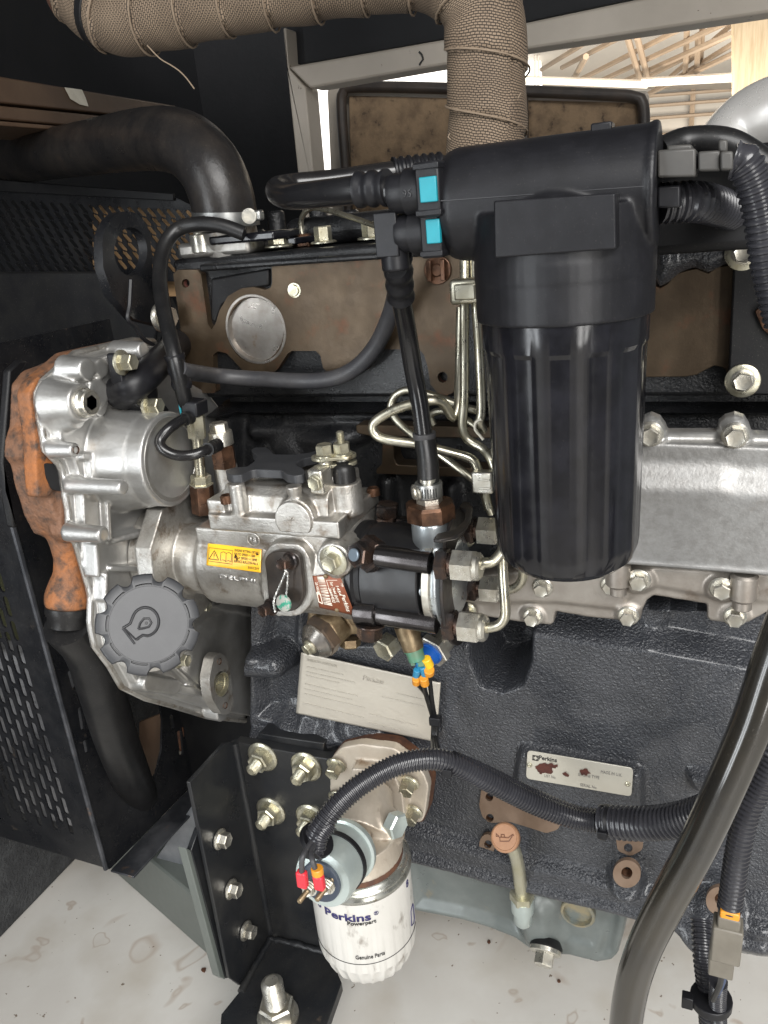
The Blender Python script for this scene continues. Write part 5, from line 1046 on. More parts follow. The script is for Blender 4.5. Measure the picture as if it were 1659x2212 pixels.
# thin black line from the head down to the return union
vl = thing('vent_hose', 'thin black hose arching from the head down to the return pipe', 'hose', W(395, 880, Y=.58))
G().tube(cr([W(x, y, Y=Y) for x, y, Y in ((528, 505, .66), (480, 488, .655), (430, 484, .65), (385, 495, .645), (356, 530, .632), (345, 590, .612), (352, 660, .585), (368, 730, .562), (382, 790, .552), (396, 850, .556), (402, 872, .560))], .003), .0066, 16).build('tube', 'rubber', vl)
G().conduit([W(376, 765, Y=.555), W(398, 852, Y=.557)], .0088, 18, .012).build('ribbed_end', 'plastic_black', vl)
g = G(); q = at_(879); g.box(q, .018, .016, .013, frame(at_(800) - at_(900))); g.build('clip', 'plastic_black', vl, bevel=.0015)
g = G(); q = at_(879) + V((-.0100, -.006, 0)); g.box(q, .0016, .003, .010); g.build('teal_latch', 'teal', vl)
# small link hose between coupling and banjo
ll = thing('link_hose', 'short black hose looping from the return coupling to the banjo bolt', 'hose', W(400, 985, Y=.53))
G().tube(cr([W(x, y, Y=Y) for x, y, Y in ((410, 902, .556), (392, 908, .545), (365, 926, .532), (346, 950, .525), (352, 970, .522), (380, 983, .525), (415, 983, .53), (445, 972, .54), (472, 960, .562))], .002), .0046, 14).build('tube', 'rubber_gloss', ll)
for a, b in (((412, 901, .556), (396, 906, .547)), ((448, 971, .541), (474, 959, .564))): G().conduit([W(*a[:2], Y=a[2]), W(*b[:2], Y=b[2])], .0060, 14, .006).build('ribbed_end', 'rubber', ll)
# vertical fuel feed hose down to the pump inlet
fh = thing('feed_hose', 'black hose running down from the lower teal connector to the pump inlet', 'hose', W(930, 1060, Y=.555))
pe = V((xn, .556, pn.z + .024)); eb = eB + V((-.004, 0, -.02))
G().tube(cr([eb, W(860, 575, Y=.505), W(866, 640, Y=.53), W(880, 720, Y=.555), W(893, 800, Y=.568), W(906, 870, Y=.572), W(916, 945, Y=.570), W(926, 1010, Y=.562), pe], .003), .0071, 20).build('tube', 'rubber_gloss', fh)
G().tube(cr([W(858, 548, Y=.495), W(860, 575, Y=.505), W(863, 610, Y=.518), W(866, 640, Y=.53)], .002), lambda L: .0092 + .0008 * math.sin(L * 420), 20).build('ribbed_end', 'plastic_black', fh)
q0 = W(917, 945, Y=.570); G().tube(cr([q0, W(924, 1000, Y=.563), pe + Zv * -.004], .003), .0086, 20).build('sleeve', 'rubber', fh)
G().lathe(q0, Zv, [(-.001, .0086), (.0, .0092), (.004, .0092), (.004, .0076)], 22).build('sleeve_lip', 'rubber_grey', fh)
cz = W(930, 1063, Y=.55).z
g = G(); g.lathe(V((xn, .556, cz - .006)), Zv, [(0, .0094), (0, .0106), (.0008, .0110), (.0112, .0110), (.012, .0106), (.012, .0094)], 36); g.build('worm_clamp', 'clamp_steel', fh)
for k in range(9): a = -2.3 + k * .2; p = V((xn, .556, cz)) + V((math.cos(a), math.sin(a), 0)) * .0111; q = G(); q.box(p, .0007, .0006, .0075, (V((-math.sin(a), math.cos(a), 0)), V((math.cos(a), math.sin(a), 0)), Zv)); q.build('clamp_slot', 'ink_black', fh)
g = G(); c = W(898, 1062, Y=.552); g.cyl(c - Yv * .006 + Xv * .002, c + Yv * .006 + Xv * .01, .0055, 14, .001); g.lathe(c + Xv * .001, (OUT * .6 - Xv), [(0, .0062), (.003, .0062), (.004, .0045)], 16); g.build('clamp_screw', 'zinc', fh)
# ================================================================ injection pipes
def pipe(pts, r, label): 
    return tag(G().tube(cr([p if isinstance(p, Vector) else W(p[0], p[1], Y=p[2]) for p in pts], .0022), r, 14).build('injection_pipe', 'pipe_steel'), label, 'pipe', 'steel injection pipes')
pipe([(1003, 540, .630), (1003, 664, .615), (1003, 846, .605), (999, 919, .600), (1011, 949, .600), (1043, 970, .598), (1062, 995, .592), (1075, 1040, .590)], 0.0038, 'front straight steel pipe dropping left of the filter with a bend at its foot')
pipe([(1024, 540, .632), (1029, 664, .617), (1036, 774, .610), (1040, 883, .606), (1036, 912, .605), (1044, 930, .610)], 0.0038, 'straight steel pipe hugging the left side of the fuel filter bowl')
pipe([(996, 664, .622), (992, 839, .612), (989, 883, .608), (980, 902, .604), (970, 890, .602), (956, 870, .598), (930, 865, .592), (868, 879, .586), (828, 898, .582), (806, 917, .580), (811, 938, .580), (836, 950, .580), (901, 960, .584), (974, 978, .588), (1018, 992, .590), (1032, 1015, .590), (1046, 1060, .592), (1056, 1100, .59)], 0.0040, 'long steel pipe making the wide front loop behind the black hose')
pipe([(1040, 890, .63), (1000, 878, .63), (941, 857, .628), (905, 847, .626), (876, 843, .625), (852, 857, .624), (844, 884, .622), (858, 910, .618), (894, 941, .614), (949, 981, .608), (1026, 1040, .600), (1048, 1075, .598), (1062, 1110, .60)], 0.0034, 'thin steel pipe making the narrow upper loop behind the black hose')
pipe([(938, 918, .64), (930, 900, .64), (940, 890, .638), (962, 889, .636), (1000, 903, .63), (1040, 930, .625)], 0.0031, 'short steel pipe arching just right of the black hose')
pipe([U1, (1042, 1217, .519), (1062, 1214, .521), (1078, 1200, .524), (1088, 1180, .528), (1090, 1120, .540), (1085, 1050, .555)], 0.0040, 'steel pipe curving up behind the filter from the upper front union')
pipe([U2, (1058, 1356, .530), (1078, 1350, .531), (1091, 1330, .532), (1090, 1290, .534), (1086, 1230, .538), (1085, 1150, .545), (1082, 1050, .56)], 0.0040, 'steel pipe bending up sharply from the lowest pump union')
pipe([U4, (1085, 1277, .588), (1112, 1270, .585), (1128, 1252, .582), (1128, 1220, .58), (1110, 1180, .585)], 0.0038, 'steel pipe curving up from the rear lower union')
pipe([U3, (1065, 1150, .598), (1085, 1140, .595), (1090, 1100, .592), (1070, 1040, .595)], 0.0038, 'steel pipe leaving the rear upper union behind the filter')
cl = thing('pipe_clamp', 'gold zinc two pipe clamp at the top of the straight steel pipes', 'clamp', W(1010, 660, Y=.62), 'pipe clamps')
g = G(); c = W(1011, 628, Y=.610); g.box(c, .026, .016, .019); g.build('shell', 'pipe_steel', cl, bevel=.003, bseg=3)
g = G(); g.box(c + OUT * .008, .017, .003, .012); g.build('raised_panel', 'pipe_steel', cl, bevel=.0013)
cl2 = thing('pipe_clamp', 'ribbed zinc pipe clamp tucked against the left side of the filter', 'clamp', W(1045, 1062, Y=.59), 'pipe clamps')
fr_ = frame((W(1050, 1060, Y=.585) - W(1040, 1010, Y=.585)), Xv)
g = G(); c = W(1044, 1040, Y=.583); g.box(c, .017, .010, .018, (Xv, Yv, Zv)); g.build('shell', 'zinc', cl2, bevel=.0015)
for k in (-.004, .003): G().box(c + OUT * .005 + Zv * k + Xv * .002, .010, .0016, .002).build('rib', 'zinc', cl2, bevel=.0006)
# ================================================================ wrapped exhaust
ex_ = thing('wrapped_exhaust', 'woven heat wrap covered exhaust pipe across the top and down behind the filter', 'exhaust pipe', W(1050, 330, Y=.75))
hp = [(158, -150, .80), (165, -60, .78), (195, 5, .765), (255, 36, .755), (330, 26, .75), (456, -5, .75), (605, -34, .75), (760, -62, .75), (900, -74, .75), (985, -52, .75), (1036, 10, .75), (1050, 90, .75), (1052, 180, .75), (1050, 330, .75), (1046, 480, .75)]
P = cr([W(x, y, Y=Y) for x, y, Y in hp], .0022)
Ls = [0]
for a, b in zip(P, P[1:]): Ls.append(Ls[-1] + (b - a).length)
def wr(L): t = (L % .047) / .047; return .0326 + .0026 * min(1, t * 1.06) + (.0006 * math.sin(L * 90))
g = G(); n = 64; last = None; lastL = 0
t0 = (P[1] - P[0]).normalized(); u, v, w = frame(t0)
for i, p in enumerate(P):
    t = (P[min(i + 1, len(P) - 1)] - P[max(i - 1, 0)]).normalized(); u = (u - t * u.dot(t)).normalized(); v = t.cross(u); L = Ls[i]; R_ = []
    for k in range(n):
        a = 2 * math.pi * k / n; r = wr(L + .047 * k / n + .003 * math.sin(3 * a)); R_.append(len(g.v)); g.v.append(p + u * r * math.cos(a) + v * r * math.sin(a))
    if last:
        k0 = len(g.f); g.skin(last, R_)
        for k in range(n): g.uv[k0 + k] = [(k / n, lastL), ((k + 1) / n, lastL), ((k + 1) / n, L), (k / n, L)]
    last = R_; lastL = L
g.build('heat_wrap', 'wrap', ex_, ang=70)
tq_ = P[8] if len(P) > 8 else P[0]
i0 = min(range(len(P)), key=lambda i: (P[i] - W(232, 28, Y=.757)).length); G().lathe(P[i0], (P[i0 + 1] - P[i0 - 1]), [(-.005, .0350), (-.004, .0362), (.004, .0362), (.005, .0350)], 48).build('band_clamp', 'flat_black', ex_)
i1 = min(range(len(P)), key=lambda i: (P[i] - W(185, -10, Y=.768)).length); G().lathe(P[i1], (P[i1 + 1] - P[i1 - 1]), [(-.012, .0345), (-.011, .0372), (-.004, .0372), (-.003, .0345)], 48).build('flange', 'rust_dark', ex_)
for pts in (((318, 98), (345, 126), (368, 140), (386, 152), (402, 168), (420, 192)), ((1126, 200), (1122, 206), (1119, 212)), ((972, 288), (968, 296), (974, 302))): G().tube(cr(onY(pts, .725), .004), .0006, 5).build('frayed_thread', 'wrap_thread', ex_)
# lifting eye on the front of the head
le = thing('lifting_eye', 'black steel lifting eye plate with round hole at the front of the head', 'lifting eye', W(255, 640, X=-.52))
holed('plate', onX(ell(255, 530, 53, 72, 36)[18:] + [(308, 535), (312, 600), (350, 680), (330, 705), (270, 690), (225, 640), (204, 580)], -.52), [onX(ell(264, 545, 36, 52, 28), -.52)], (.010, 0, 0), 'panel_black', le)
g = G(); c = W(345, 686, X=-.50); g.bolt(c, Xv, .0105, .012, fl=1.3, rot=.2); g.build('bolt', 'zinc', le, ang=30)
tag(G().tube(cr([W(x, y, X=-.49) for x, y in ((283, 605), (280, 660), (276, 690), (292, 705), (308, 730), (335, 748))], .003), .0022, 6).build('cable_tie', 'plastic_black'), 'black cable tie hanging from the lifting eye to the timing cover', 'cable tie', 'cable ties')

# stitched edge of the wrap where each turn overlaps the last
g = G(); pts = []; t0 = (P[1] - P[0]).normalized(); u, v, w = frame(t0)
for i, p in enumerate(P):
    t = (P[min(i + 1, len(P) - 1)] - P[max(i - 1, 0)]).normalized(); u = (u - t * u.dot(t)).normalized(); v = t.cross(u)
    for k in range(3):
        L = Ls[i] + (k / 3) * .0022; a = -2 * math.pi * (L % .047) / .047; r = .0354 + .0006 * math.sin(L * 90) + .0003 * random.random(); pts.append(p + t * (k / 3 * .0022) + u * r * math.cos(a) + v * r * math.sin(a))
G().tube(pts, [.0007 + .0005 * random.random() for _ in pts], 6).build('wrap_edge', 'wrap_thread', ex_)
tag(G().tube(cr([W(1040, 905, Y=.60), W(1028, 912, Y=.60), W(1026, 928, Y=.60), W(1036, 940, Y=.60), W(1044, 950, Y=.60)], .002), .0012, 6).build('cable_tie', 'tag_white'), 'small white cable tie end beside the steel pipes at the filter', 'cable tie', 'cable ties')
# ================================================================ oil filter and its head
oh = thing('filter_housing', 'beige cast aluminium oil filter head bolted to the block beside the bracket', 'filter head', W(800, 1880, Y=.56))
YB = .586
hdp = rnd([(714, 1640), (735, 1615), (778, 1607), (850, 1616), (882, 1640), (916, 1672), (926, 1700), (918, 1760), (912, 1776), (890, 1778), (868, 1740), (720, 1760), (712, 1700)], 8)
G().prism(onY([(x + (3 if x > 820 else -1), y - 1) for x, y in hdp], YB + .010), (0, .02, 0)).build('gasket', 'rust_dark', oh)
g = G(); g.prism(onY(hdp, YB), (0, .011, 0)); g.prism(onY([(760, 1660), (850, 1668), (870, 1720), (876, 1770), (740, 1800), (745, 1720)], .572), (0, .02, 0))
axo = V((-.012, 0, -1)).normalized(); oc = W(806, 1858, Y=.512); of0 = W(792, 1945, Y=.46)
zt = W(800, 1935, Y=.512 - .040).z + .004; ox = W(790, 1980, Y=.512).x
g.cyl(V((ox, .512, zt + .004)), V((ox, .512, zt + .026)), .043, 44, 0, .0395)
g.cyl(W(800, 1700, Y=.56), V((ox, .515, zt + .015)), .022, 28, 0, .036)
g.cyl(W(822, 1790, Y=.525), W(848, 1775, Y=.528), .019, 24); g.cyl(W(770, 1810, Y=.50), W(735, 1845, Y=.475), .0125, 22)
g.cyl(W(760, 1850, Y=.50), V((ox - .01, .50, zt + .02)), .012, 16); g.cyl(W(800, 1860, Y=.49), V((ox, .50, zt + .02)), .010, 16)
g.build('casting', 'beige_alu', oh, remesh=.0013, sm=5)
bolts(oh, [(727, 1652), (730, 1722), (884, 1690), (892, 1752)], YB - .001, .0078, .011, 'zinc_yellow', fl=1.35, ax=(OUT - Zv * .25).normalized())
p = W(846, 1778, Y=.522); G().hexa(p, (Xv + OUT * .35 + Zv * .05).normalized(), .0125, .010, rot=.1).build('galley_plug', 'sensor_blue', oh, ang=30)
of_ = thing('oil_filter', 'white spin-on oil filter canister with blue lettering', 'oil filter', V((ox, .512, .2)))
RO = .0475
zb = W(800, 2128, Y=.512 - .035).z - .004
O = V((ox, .512, 0)); Hf = zt - zb
def flt(a): return 1 - .032 * (.5 + .5 * math.cos(a * 26)) ** .5
g = G(); last = None; N_ = 240
for i, (t, r) in enumerate([(0, .020), (.001, .030), (.004, .037), (.010, .0415), (.020, .0455), (.027, .0472), (.030, RO), (Hf - .016, RO), (Hf - .013, RO - .0005)]):
    R_ = g.ring(O + Zv * (zb + t), Xv, Yv, r, N_, 0, flt if 2 <= i <= 5 else None)
    if last: g.skin(last, R_)
    else: g.f.append(tuple(reversed(R_)))
    last = R_
g.f.append(tuple(last)); g.build('can', 'filter_white', of_, ang=25)
G().lathe(O + Zv * (zb + Hf - .0145), Zv, [(0, RO), (.0015, RO + .0018), (.005, RO + .0020), (.0065, RO + .0005), (.0085, RO + .0005), (.010, RO - .0015), (.012, RO - .002), (.0135, RO - .005), (.012, RO - .007)], 72).build('rolled_rim', 'rim_steel', of_, ang=50)
G().lathe(O + Zv * (zb + Hf - .006), Zv, [(0, .0425), (.008, .0425), (.010, .041)], 56).build('gasket_ring', 'rust_dark', of_)
def wrapO(x0, y0, roll=0):
    p = WC(x0, y0, O, Zv, RO + .0004); a0 = math.atan2(p.y - O.y, p.x - O.x); z0 = p.z
    return lambda x, y: O + V((math.cos(a0 + (x) / RO) * (RO + .0005), math.sin(a0 + (x) / RO) * (RO + .0005), z0 + y))
text('Perkins', .0115, V((0, 0, 0)), Xv, Zv, 'ink_blue', of_, bold=.025, ext=.0003, fit=.0440, wrap=wrapO(702, 1972))
text('Powerpart', .0058, V((0, 0, 0)), Xv, Zv, 'ink_black', of_, bold=.02, ext=.0003, fit=.0260, wrap=wrapO(750, 1998))
text('Genuine Parts', .0065, V((0, 0, 0)), Xv, Zv, 'ink_black', of_, bold=.01, ext=.0003, fit=.027, wrap=wrapO(768, 2072))
text('®', .006, V((0, 0, 0)), Xv, Zv, 'ink_blue', of_, ext=.0003, wrap=wrapO(808, 1978))
text('8', .011, V((0, 0, 0)), Xv, Zv, 'ink_blue', of_, ext=.0003, wrap=wrapO(878, 1920)); text('8', .011, V((0, 0, 0)), Xv, Zv, 'ink_blue', of_, ext=.0003, wrap=wrapO(687, 1955))
pz = WC(790, 2083, O, Zv, RO).z; G().tube([O + V((math.cos(a), math.sin(a), 0)) * (RO + .0002) + Zv * pz for a in [math.radians(k) for k in range(-200, 20, 4)]], .00035, 6).build('printed_line', 'ink_black', of_)
wf = wrapO(889, 2000); G().tube([wf(x, y) for x, y in ((0, 0), (.002, .016), (.006, .018), (.010, .017), (.010, -.001), (.006, -.003), (0, 0))], .0004, 6).build('printed_mark', 'ink_blue', of_)
# oil pressure sender with red terminals
se = thing('pressure_sender', 'pale zinc oil pressure sender with two red wire terminals', 'sensor', W(700, 1950, Y=.44))
s0, s1 = W(748, 1832, Y=.478), W(690, 1908, Y=.428); ax = (s1 - s0).normalized(); L = (s1 - s0).length
g = G(); g.lathe(s0 - ax * .012, ax, [(0, .010), (.006, .012), (.008, .026), (.012, .0285), (.016, .0285), (.017, .0262), (.017 + L * .72, .0262), (.021 + L * .72, .0245), (.022 + L * .72, .018)], 44); g.build('can', 'sensor_blue', se, ang=40)
fc_ = s0 + ax * (.010 + L * .72); G().lathe(fc_, ax, [(-.002, .0175), (.003, .0175), (.004, .0160), (.004, 0)], 36).build('insulator', 'plastic_blue', se)
G().lathe(s0 + ax * (L * .34), ax, [(0, .0264), (0, .0274), (.005, .0274), (.005, .0264)], 44).build('cable_tie', 'plastic_black', se)
wc = [W(668, 1850, Y=.43), W(690, 1850, Y=.43)]
for i, (tx, ty) in enumerate(((656, 1935), (694, 1931))):
    p = W(tx, ty, Y=.408); q = p - ax * .012
    g = G(); g.stud(q - ax * .006, ax, .0022, .026); g.build('terminal_stud', 'dull_brass', se); g = G(); g.hexa(q + ax * .003, ax, .0052, .004); g.lathe(q + ax * .001, ax, [(0, .0068), (.0015, .0068)], 16); g.build('terminal_nut', 'zinc', se, ang=30)
    a, b = W((651, 687)[i], (1882, 1890)[i], Y=.404), W((655, 692)[i], (1915, 1920)[i], Y=.404)
    fr_ = frame(b - a, Xv); g = G(); g.box((a + b) / 2, (.0085), .006, (b - a).length, (fr_[0], fr_[1], fr_[2])); g.build('red_terminal', 'red', se, bevel=.0015)
    if i: G().cyl(a - fr_[2] * .007, a - fr_[2] * .001, .0048, 16, .0006).build('orange_sleeve', 'orange', se)
    wpts = [a + fr_[2] * .004, W((653, 676)[i], (1855, 1862)[i], Y=.404), W((662, 672)[i], (1835, 1840)[i], Y=.412), W((672, 678)[i], (1820, 1825)[i], Y=.42)]
    G().tube(cr(wpts, .002), .0022, 10).build('wire', 'rubber_grey', se)
# ================================================================ engine mount bracket
mb = thing('mount_bracket', 'black welded steel engine mount bracket with bolted plates and foot', 'bracket', W(600, 2180, Z=.15))
BX = W(507, 1603, Y=.588).x; YBk = .588; FZ = .088
top_ = W(410, 1690, X=BX); botl = W(494, 2110, X=BX)
pA = [W(410, 1690, X=BX), W(486, 1606, X=BX), V((BX, YBk, W(507, 1603, Y=YBk).z)), V((BX, YBk, FZ - .01)), V((BX, W(522, 2145, X=BX).y, FZ - .002)), W(496, 2112, X=BX)]
G().prism(pA, (-.0045, 0, 0)).build('side_plate', 'bracket_black', mb, bevel=.0008)
pB = [(507, 1603), (700, 1638), (716, 1640), (722, 1760), (740, 1960), (720, 2070), (583, 2030)]
G().prism(onY(pB, YBk), (0, .012, 0)).build('face_plate', 'bracket_black', mb, bevel=.001)
G().prism(onY([(560, 1585), (700, 1606), (698, 1640), (545, 1612)], YBk + .012), (0, .02, 0)).build('packing_plate', 'bracket_black', mb, bevel=.001)
G().tube([V((BX, YBk, W(507, 1603, Y=YBk).z)), V((BX, YBk, FZ + .002))], .0048, 12).build('weld_bead', 'bracket_black', mb)
foot = [(583, 2028), (640, 2040), (712, 2060), (738, 2122), (700, 2230), (600, 2330), (470, 2290), (478, 2190), (520, 2138)]
G().prism(onZ(foot, FZ), (0, 0, -.014)).build('foot', 'bracket_black', mb, bevel=.001)
wl_ = cr([W(520, 2142, Z=FZ), W(552, 2085, Z=FZ), W(583, 2030, Z=FZ)], .004); G().tube([p + V((random.uniform(-1, 1), random.uniform(-1, 1), random.uniform(-1, 1))) * .0007 for p in wl_], [.0036 + .001 * random.random() for _ in wl_], 10).build('weld_bead', 'bracket_black', mb)
wl_ = cr([W(584, 2028, Z=FZ), W(640, 2040, Z=FZ), W(712, 2060, Z=FZ)], .004); G().tube([p + V((random.uniform(-1, 1), random.uniform(-1, 1), random.uniform(-1, 1))) * .0007 for p in wl_], [.0034 + .001 * random.random() for _ in wl_], 10).build('weld_bead', 'bracket_black', mb)
# hanging strap plate bolted outside
XS = BX - .010
G().prism(onX([(413, 1838), (430, 1790), (560, 1700), (560, 2000), (495, 2112), (488, 2114)], XS), (-.006, 0, 0)).build('hanger_strap', 'bracket_black', mb, bevel=.0008)
G().prism(onX([(401, 1832), (412, 1836), (487, 2116), (475, 2110)], XS), (-.010, 0, 0)).build('strap_edge', 'base_paint', mb, bevel=.0008)
for x, y in ((474, 1812), (498, 1920), (530, 2010)):
    p = W(x, y, X=BX + .001); G().bolt(p, Xv, .0082, .009, fl=1.35, rot=random.random()).build('bolt', 'zinc', mb, ang=30)
for x, y, s_ in ((568, 1634, 1), (662, 1655, 1), (586, 1751, 1), (672, 1766, 1)):
    p = W(x, y, Y=YBk); dv = (OUT - Zv * .22 - Xv * .12).normalized()
    g = G(); g.bolt(p, OUT, .0118, .011, fl=1.5, fh=.28, rot=random.random()); g.build('flange_nut', 'zinc_yellow', mb, ang=30); G().stud(p + OUT * .012, OUT, .0066, .013, .0018).build('stud', 'zinc_yellow', mb, ang=25)
st_ = thing('mount_stud', 'large threaded stud with hexagon nut on the bracket foot', 'stud', W(600, 2200, Z=FZ))
p = W(601, 2196, Z=FZ); G().lathe(p, Zv, [(0, .0225), (.003, .0225), (.0035, .0215), (.0035, .012)], 32).build('washer', 'zinc', st_); G().hexa(p + Zv * .0035, Zv, .0192, .017, rot=.3).build('nut', 'zinc', st_, ang=30); G().stud(p + Zv * .017, Zv, .0118, .034, .0028).build('thread', 'zinc', st_, ang=25)
# ================================================================ dipstick
dp = thing('dipstick', 'brown round oil dipstick knob with oil can symbol on a zinc tube', 'dipstick', W(1125, 2010, Y=.60))
k0 = W(1091, 1809, Y=.578); dk = (CAM - k0).normalized(); dk = (dk + Xv * -.22 + Zv * -.02).normalized()
G().lathe(k0 - dk * .010, dk, [(0, .011), (.002, .0132), (.010, .0138), (.012, .0132), (.0128, .0118), (.0122, .0112), (.0122, 0)], 36).build('knob', 'brown_knob', dp, ang=45)
u, v, w = frame(dk, Zv); r_ = RT - w * RT.dot(w); r_.normalize(); uu = w.cross(r_)
def kp_(x, y): return k0 + dk * .0025 + r_ * x + uu * y
sx = [(-.0075, .0012), (-.0045, .0002), (-.0045, -.0035), (.004, -.0035), (.0085, .0022), (.0092, .0014)]
G().tube([kp_(x, y) for x, y in sx], .00045, 6).build('oil_can_symbol', 'knob_mark', dp); G().tube([kp_(x, y) for x, y in ((-.0045, .0002), (.001, -.0002), (.0035, -.0005), (.008, .0026))], .00045, 6).build('oil_can_symbol', 'knob_mark', dp); G().tube([kp_(x, y) for x, y in ((-.003, .0004), (-.003, .0024), (.0, .0024), (.0, .0004))], .0005, 6).build('oil_can_symbol', 'knob_mark', dp); G().tube([kp_(x, y) for x, y in ((-.0078, .0034), (-.0055, .0012), (-.0078, .0006), (-.0078, .0034))], .0004, 6).build('oil_can_symbol', 'knob_mark', dp)
G().tube(cr([k0 - dk * .008, W(1110, 1836, Y=.590), W(1119, 1870, Y=.598), W(1124, 1910, Y=.604), W(1127, 1935, Y=.606)], .003), .0066, 18).build('tube', 'tube_cream', dp)
n0, n1 = W(1127, 1922, Y=.606), W(1131, 2015, Y=.612); ax = (n1 - n0).normalized()
g = G(); g.hexa(n0 + ax * .004, ax, .0125, .011, rot=.2); g.build('nut', 'tube_cream', dp, ang=30); g = G(); g.lathe(n0 + ax * .012, ax, [(0, .0115), (.018, .0115), (.019, .0095), (.024, .0092), (.034, .0098), (.040, .006)], 24); g.build('socket', 'sensor_blue', dp)
# ================================================================ hoses and harness in the foreground
hose('drain_hose', [(1722, 1290, .47), (1672, 1420, .462), (1625, 1560, .455), (1570, 1690, .45), (1505, 1830, .447), (1440, 1950, .445), (1395, 2040, .445), (1368, 2120, .447), (1352, 2212, .45), (1345, 2320, .455)], .0122, 'hose_clear', 'thick smoky plastic hose sweeping down the lower right corner', 24, .004)
h1 = thing('wiring_harness', 'corrugated black wiring harness arching over the oil filter head', 'conduit', W(980, 1640, Y=.50))
G().conduit([W(x, y, Y=Y) for x, y, Y in ((676, 1818, .435), (690, 1790, .44), (730, 1738, .455), (790, 1688, .475), (860, 1652, .495), (930, 1640, .51), (985, 1652, .52), (1060, 1690, .535), (1150, 1735, .55), (1240, 1768, .56), (1310, 1778, .562))], .0092, 18, .0030).build('conduit', 'conduit', h1)
G().conduit([W(x, y, Y=Y) for x, y, Y in ((985, 1642, .53), (1060, 1676, .545), (1150, 1720, .562), (1240, 1756, .57), (1310, 1768, .57))], .0075, 14, .0032).build('conduit', 'conduit', h1)
G().conduit([W(x, y, Y=Y) for x, y, Y in ((1300, 1775, .560), (1390, 1779, .555), (1480, 1768, .545), (1560, 1735, .53), (1640, 1650, .51), (1720, 1540, .50))], .0142, 22, .0046).build('conduit', 'conduit', h1)
G().conduit([W(x, y, Y=Y) for x, y, Y in ((712, 1778, .445), (690, 1808, .435), (684, 1835, .43), (676, 1850, .425))], .0075, 14, .003).build('conduit', 'conduit', h1)
for x, y, Y, r, d in ((1306, 1776, .560, .0150, (1, 0, -.05)), (975, 1650, .52, .0108, (1, 0, -.3)), (684, 1815, .437, .0150, (.6, .1, .7))):
    c = W(x, y, Y=Y); g = G(); g.lathe(c - V(d).normalized() * .0025, V(d), [(0, r - .001), (0, r), (.005, r), (.005, r - .001)], 24); g.box(c + OUT * r, .008, .005, .007); g.build('cable_tie', 'plastic_black', h1, bevel=.0005)
for k, (a, b) in enumerate((((900, 1475), (933, 1560)), ((916, 1480), (937, 1550)), ((922, 1430), (938, 1552)))):
    pts = [W(*a, Y=.56)] + ([W(920, 1500, Y=.575), W(932, 1540, Y=.585)] if k < 2 else [W(928, 1470, Y=.57), W(934, 1520, Y=.583)]) + [W(939 + k * 3 - 3, 1565, Y=.588), W(935 + k * 4, 1600, Y=.58), W(936 + k * 8, 1640, Y=.53)]
    G().tube(cr(pts, .003), .0022, 10).build('wire', 'rubber', h1)
G().box(W(941, 1556, Y=.583), .011, .008, .009).build('cable_tie', 'plastic_black', h1, bevel=.001)
for pts, r, m_, nm in ((((905, 1428), (909, 1448)), .0030, 'blue_tape', 'blue_sleeve'), (((901, 1446), (898, 1466)), .0032, 'blue_tape', 'blue_sleeve'), (((912, 1440), (918, 1462)), .0030, 'blue_tape', 'blue_sleeve'), (((899, 1466), (899, 1476)), .0036, 'orange', 'orange_clip'), (((915, 1464), (918, 1478)), .0040, 'orange', 'orange_clip'), (((920, 1422), (928, 1438)), .0042, 'yellow2', 'yellow_sleeve'), (((927, 1446), (927, 1454)), .0046, 'orange', 'orange_clip')):
    G().cyl(W(*pts[0], Y=.552), W(*pts[1], Y=.556), r, 14, .0006).build(nm, m_, h1)
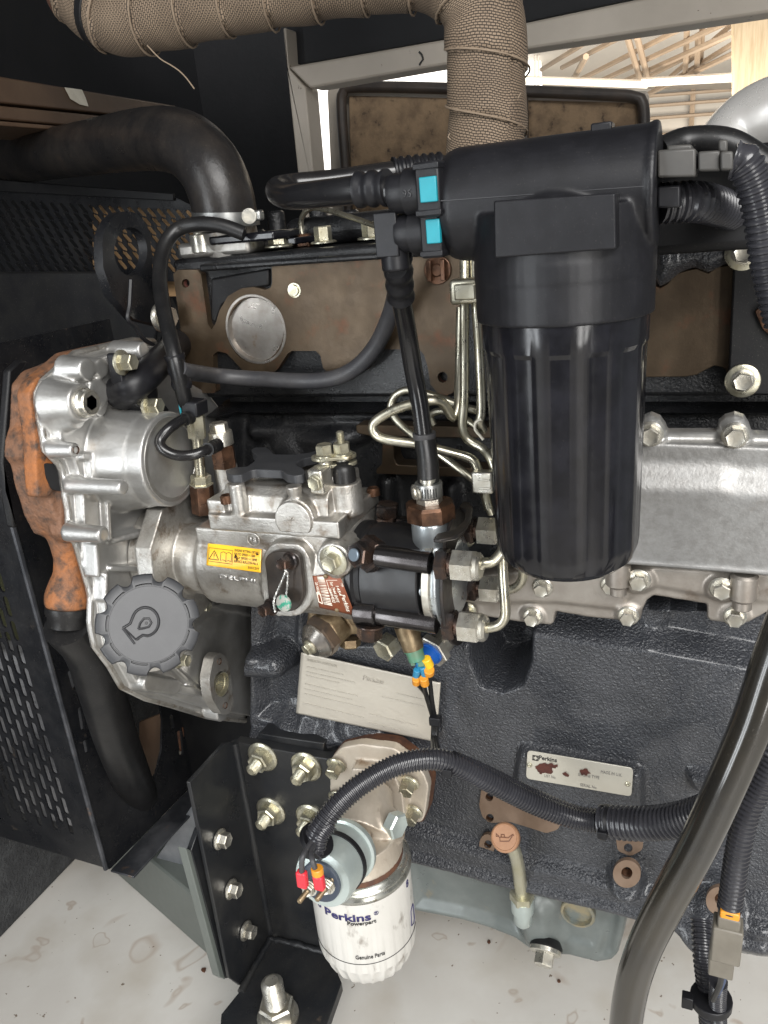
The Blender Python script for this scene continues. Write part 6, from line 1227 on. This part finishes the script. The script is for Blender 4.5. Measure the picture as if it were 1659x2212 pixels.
# right-hand conduits with a grey plug
h2 = thing('sensor_lead', 'corrugated black lead with grey plug and orange seal at lower right', 'conduit', W(1570, 2100, Y=.48))
G().conduit([W(x, y, Y=Y) for x, y, Y in ((1690, 1600, .50), (1645, 1690, .495), (1612, 1760, .49), (1592, 1850, .485), (1582, 1920, .483), (1575, 1966, .482))], .0086, 18, .0036).build('conduit', 'conduit', h2)
a, b = W(1577, 1962, Y=.480), W(1562, 2098, Y=.480); fr_ = frame(a - b, Xv)
def seg(t0, t1, w_, d_, nm, m_, off=0): p = a + (b - a) * ((t0 + t1) / 2); G().box(p + fr_[0] * off, w_, d_, (b - a).length * (t1 - t0), (fr_[0], fr_[1], fr_[2])).build(nm, m_, h2, bevel=.0012)
seg(-.02, .09, .0130, .012, 'orange_seal', 'orange'); seg(.07, .26, .0150, .013, 'plug', 'grey_connector'); seg(.22, .74, .0200, .016, 'plug', 'grey_connector'); seg(.60, 1.0, .0170, .014, 'plug', 'grey_connector', -.002)
G().tube(cr([W(1560, 2095, Y=.482), W(1556, 2125, Y=.49), W(1540, 2160, Y=.5)], .003), .0022, 8).build('wire', 'rubber', h2); G().tube(cr([W(1567, 2095, Y=.482), W(1562, 2120, Y=.49), W(1550, 2150, Y=.5)], .003), .002, 8).build('wire', 'wire_blue', h2)
h3 = thing('floor_lead', 'pair of corrugated black leads dropping to the white floor at lower right', 'conduit', W(1550, 2260, Y=.52))
G().conduit([W(x, y, Y=Y) for x, y, Y in ((1515, 1985, .56), (1520, 2060, .54), (1528, 2130, .53), (1534, 2212, .525), (1538, 2330, .52))], .0092, 16, .0040).build('conduit', 'conduit', h3)
G().conduit([W(x, y, Y=Y) for x, y, Y in ((1552, 2120, .50), (1550, 2160, .51), (1552, 2212, .52), (1556, 2330, .52))], .0070, 14, .0036).build('conduit', 'conduit', h3)
c = W(1536, 2160, Y=.52); g = G(); g.lathe(c - Zv * .004, Zv, [(0, .0155), (0, .0165), (.008, .0165), (.008, .0155)], 20); g.box(c + V((-.018, -.006, 0)), .009, .008, .012); g.build('cable_tie', 'plastic_black', h3, bevel=.0008)
# scraps on the floor
for i, (x, y, r, lab) in enumerate(((1056, 2035, 6, 'small dark flake on the white floor below the oil sump'), (1208, 2120, 5, 'tiny dark twig on the white floor near the drain hose'), (440, 2096, 7, 'dark scrap on the white floor left of the bracket'))):
    p = W(x, y, Z=.001); q = PX(r, p); pts = [p + V((q * random.uniform(.5, 1.2) * math.cos(k / 7 * 6.28), q * random.uniform(.5, 1.2) * math.sin(k / 7 * 6.28), 0)) for k in range(7)]
    tag(G().prism(pts, (0, 0, .0012)).build('floor_scrap', 'rust_dark'), lab, 'debris', 'scraps on the floor')
